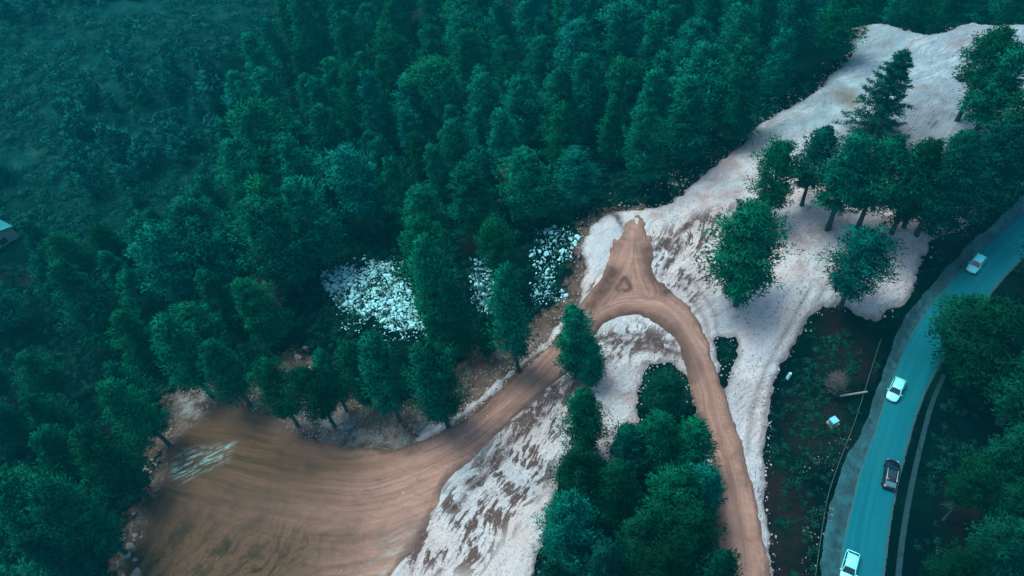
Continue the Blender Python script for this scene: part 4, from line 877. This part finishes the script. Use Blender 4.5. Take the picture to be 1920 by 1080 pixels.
def post(p0, p1, r, name, label, cat, mat, dz=0):
    V = []; Fq = []; tube(V, Fq, [p0, (Vector(p0) + Vector(p1)) / 2, p1], [r, r * .92, r * .85], 8)
    V = [tuple(Vector(v) - Vector(p0)) for v in V]; n8 = len(V); Fq.append(tuple(range(7, -1, -1))); Fq.append(tuple(range(n8 - 8, n8)))
    o = link(name, pym(name, V, Fq), mat); o.location = p0; return tag(o, label, cat)
a = at(1573, 746); b_ = at(1622, 743); post((a[0], a[1], a[2] + .5), (b_[0], b_[1], b_[2] + 1.3), .16, 'timber_pole', 'long pale pole leaning over the dark slope beside the road rail', 'pole', M['wood'])
a = at(1476, 710); post((a[0], a[1], a[2] - .2), (a[0] + .35, a[1] + .2, a[2] + 1.1), .28, 'marker_stone', 'short white upright stone alone on the dark slope right of the pale track', 'stone', M['rock'])
# pale blue box on a grey plinth
a = at(1561, 794); root = empty('utility_box', a, .35, 'small pale blue square box on a grey plinth left of the road', 'box')
for nm, sx, sy, z0, z1, mt in (('plinth', 1.5, 1.3, -.4, .2, M['rock2']), ('cabinet', .95, .85, .2, 1.0, M['box']), ('lid', 1.08, .98, 1.0, 1.09, M['box'])):
    bm = bmesh.new(); bmesh.ops.create_cube(bm, size=1, matrix=Matrix.Translation((0, 0, (z0 + z1) / 2)) @ Matrix.Diagonal((sx, sy, z1 - z0, 1))); bmesh.ops.bevel(bm, geom=bm.edges[:], offset=.03, segments=2, affect='EDGES')
    me = bpy.data.meshes.new(nm); bm.to_mesh(me); bm.free(); link(nm, me, mt, root)
# house corner at the left frame edge
def at_h(px, py, up):
    q_ = plane(px, py, 0.0)
    for _ in range(20): q_ = plane(px, py, hz(*q_) + up)
    return Vector((q_[0], q_[1], hz(*q_)))
c1 = at_h(24, 424, 3.2); hr = empty('house', c1, 0, 'house with a pale teal sheet roof, only its corner showing at the left frame edge', 'house')
dirA = (at_h(-60, 372, 3.2) - c1); dirB = (at_h(-60, 500, 3.2) - c1); dirA.z = dirB.z = 0; ang = math.atan2(dirA.y, dirA.x)
dirA.normalize(); dirB = Vector((-dirA.y, dirA.x, 0)) if Vector((-dirA.y, dirA.x, 0)).dot(dirB) > 0 else Vector((dirA.y, -dirA.x, 0))
LA, LB, WH, RH = 9, 7, 3.2, 4.6
c1z = Vector((0, 0, 1))
def P3(a_, b2, z): return tuple(dirA * a_ + dirB * b2 + Vector((0, 0, z)))
V = [P3(.3, .3, 0), P3(LA, .3, 0), P3(LA, LB, 0), P3(.3, LB, 0), P3(.3, .3, WH), P3(LA, .3, WH), P3(LA, LB, WH), P3(.3, LB, WH), P3(.3, (LB + .3) / 2, RH - .1), P3(LA, (LB + .3) / 2, RH - .1)]
link('wall', pym('wall', V, [(0, 1, 5, 4), (1, 2, 6, 9, 5), (2, 3, 7, 6), (3, 0, 4, 8, 7)]), M['wall'], hr)
V = [P3(0, 0, WH), P3(LA + .3, 0, WH), P3(LA + .3, LB / 2 + .15, RH), P3(0, LB / 2 + .15, RH), P3(LA + .3, LB + .3, WH), P3(0, LB + .3, WH)]
ro = link('roof', pym('roof', V, [(0, 1, 2, 3), (3, 2, 4, 5)]), M['roof'], hr); s_ = ro.modifiers.new('s', 'SOLIDIFY'); s_.thickness = .15
V = [P3(.28, 2.5, 1), P3(.28, 4, 1), P3(.28, 4, 2.3), P3(.28, 2.5, 2.3)]; wn = link('window', pym('window', V, [(0, 1, 2, 3)]), M['glass'], hr); s_ = wn.modifiers.new('s', 'SOLIDIFY'); s_.thickness = .08

# bare trees
def bare_tree(loc, H, label, seed, mat):
    rg = random.Random(seed); root = empty('bare_tree', loc, 0, label, 'tree'); V = []; Fq = []
    tube(V, Fq, [(0, 0, -.3), (0, 0, H * .5), (.1, 0, H)], [.16, .12, .03], 6); link('trunk', pym('trunk', V, Fq), mat, root)
    V = []; Fq = []
    for k in range(70):
        z = H * rg.uniform(.3, .98); a = rg.uniform(0, 6.28); l = H * .38 * (1.15 - z / H) * rg.uniform(.6, 1.1) + .5; up = rg.uniform(.1, .8)
        e = Vector((math.cos(a) * l, math.sin(a) * l, z + up * l)); mid = Vector((math.cos(a) * l * .5, math.sin(a) * l * .5, z + up * l * .35))
        tube(V, Fq, [(0, 0, z), mid, e], [.05, .03, .012], 3)
        for q_ in range(5):
            f = rg.uniform(.4, 1); s = mid.lerp(e, f); tube(V, Fq, [s, s + Vector((rg.uniform(-1, 1), rg.uniform(-1, 1), rg.uniform(.1, 1))) * .9], [.022, .008], 3)
    link('branches', pym('branches', V, Fq), mat, root)
a = at(528, 590); bare_tree(a, 10, 'pinkish grey leafless tree among the pines left of the boulder patch', 3, M['twig'])
a = at(955, 400); bare_tree(a, 11, 'grey leafless tree in the forest above the right hand boulder patch', 4, M['twig'])
a = at(1560, 735); bare_tree(a, 4, 'leafless shrub on the dark slope above the pale pole', 5, M['twig'])

# ------------------------------------------------------------ haze
bm = bmesh.new(); bmesh.ops.create_cube(bm, size=1, matrix=Matrix.Translation((0, 300, 39)) @ Matrix.Diagonal((3300, 3300, 140, 1)))
me = bpy.data.meshes.new('haze'); bm.to_mesh(me); bm.free()
hm = bpy.data.materials.new('haze_air'); hm.use_nodes = True; t = hm.node_tree; t.nodes.clear()
pv = t.nodes.new('ShaderNodeVolumePrincipled'); pv.inputs['Density'].default_value = .00045; pv.inputs['Color'].default_value = (.01, .62, .74, 1); pv.inputs['Anisotropy'].default_value = .2
oo = t.nodes.new('ShaderNodeOutputMaterial'); t.links.new(pv.outputs[0], oo.inputs['Volume'])
hz_o = link('haze', me, hm); tag(hz_o, kind='stuff')
hz_o['label'] = 'thin teal haze over the wooded valley'; hz_o['category'] = 'haze'
print('house px', to_px(np.array(c1)), to_px(np.array(c1)+[0,0,3.2]), dirA, dirB)
print('objects', len(bpy.data.objects), 'z range', GZ.min(), GZ.max())
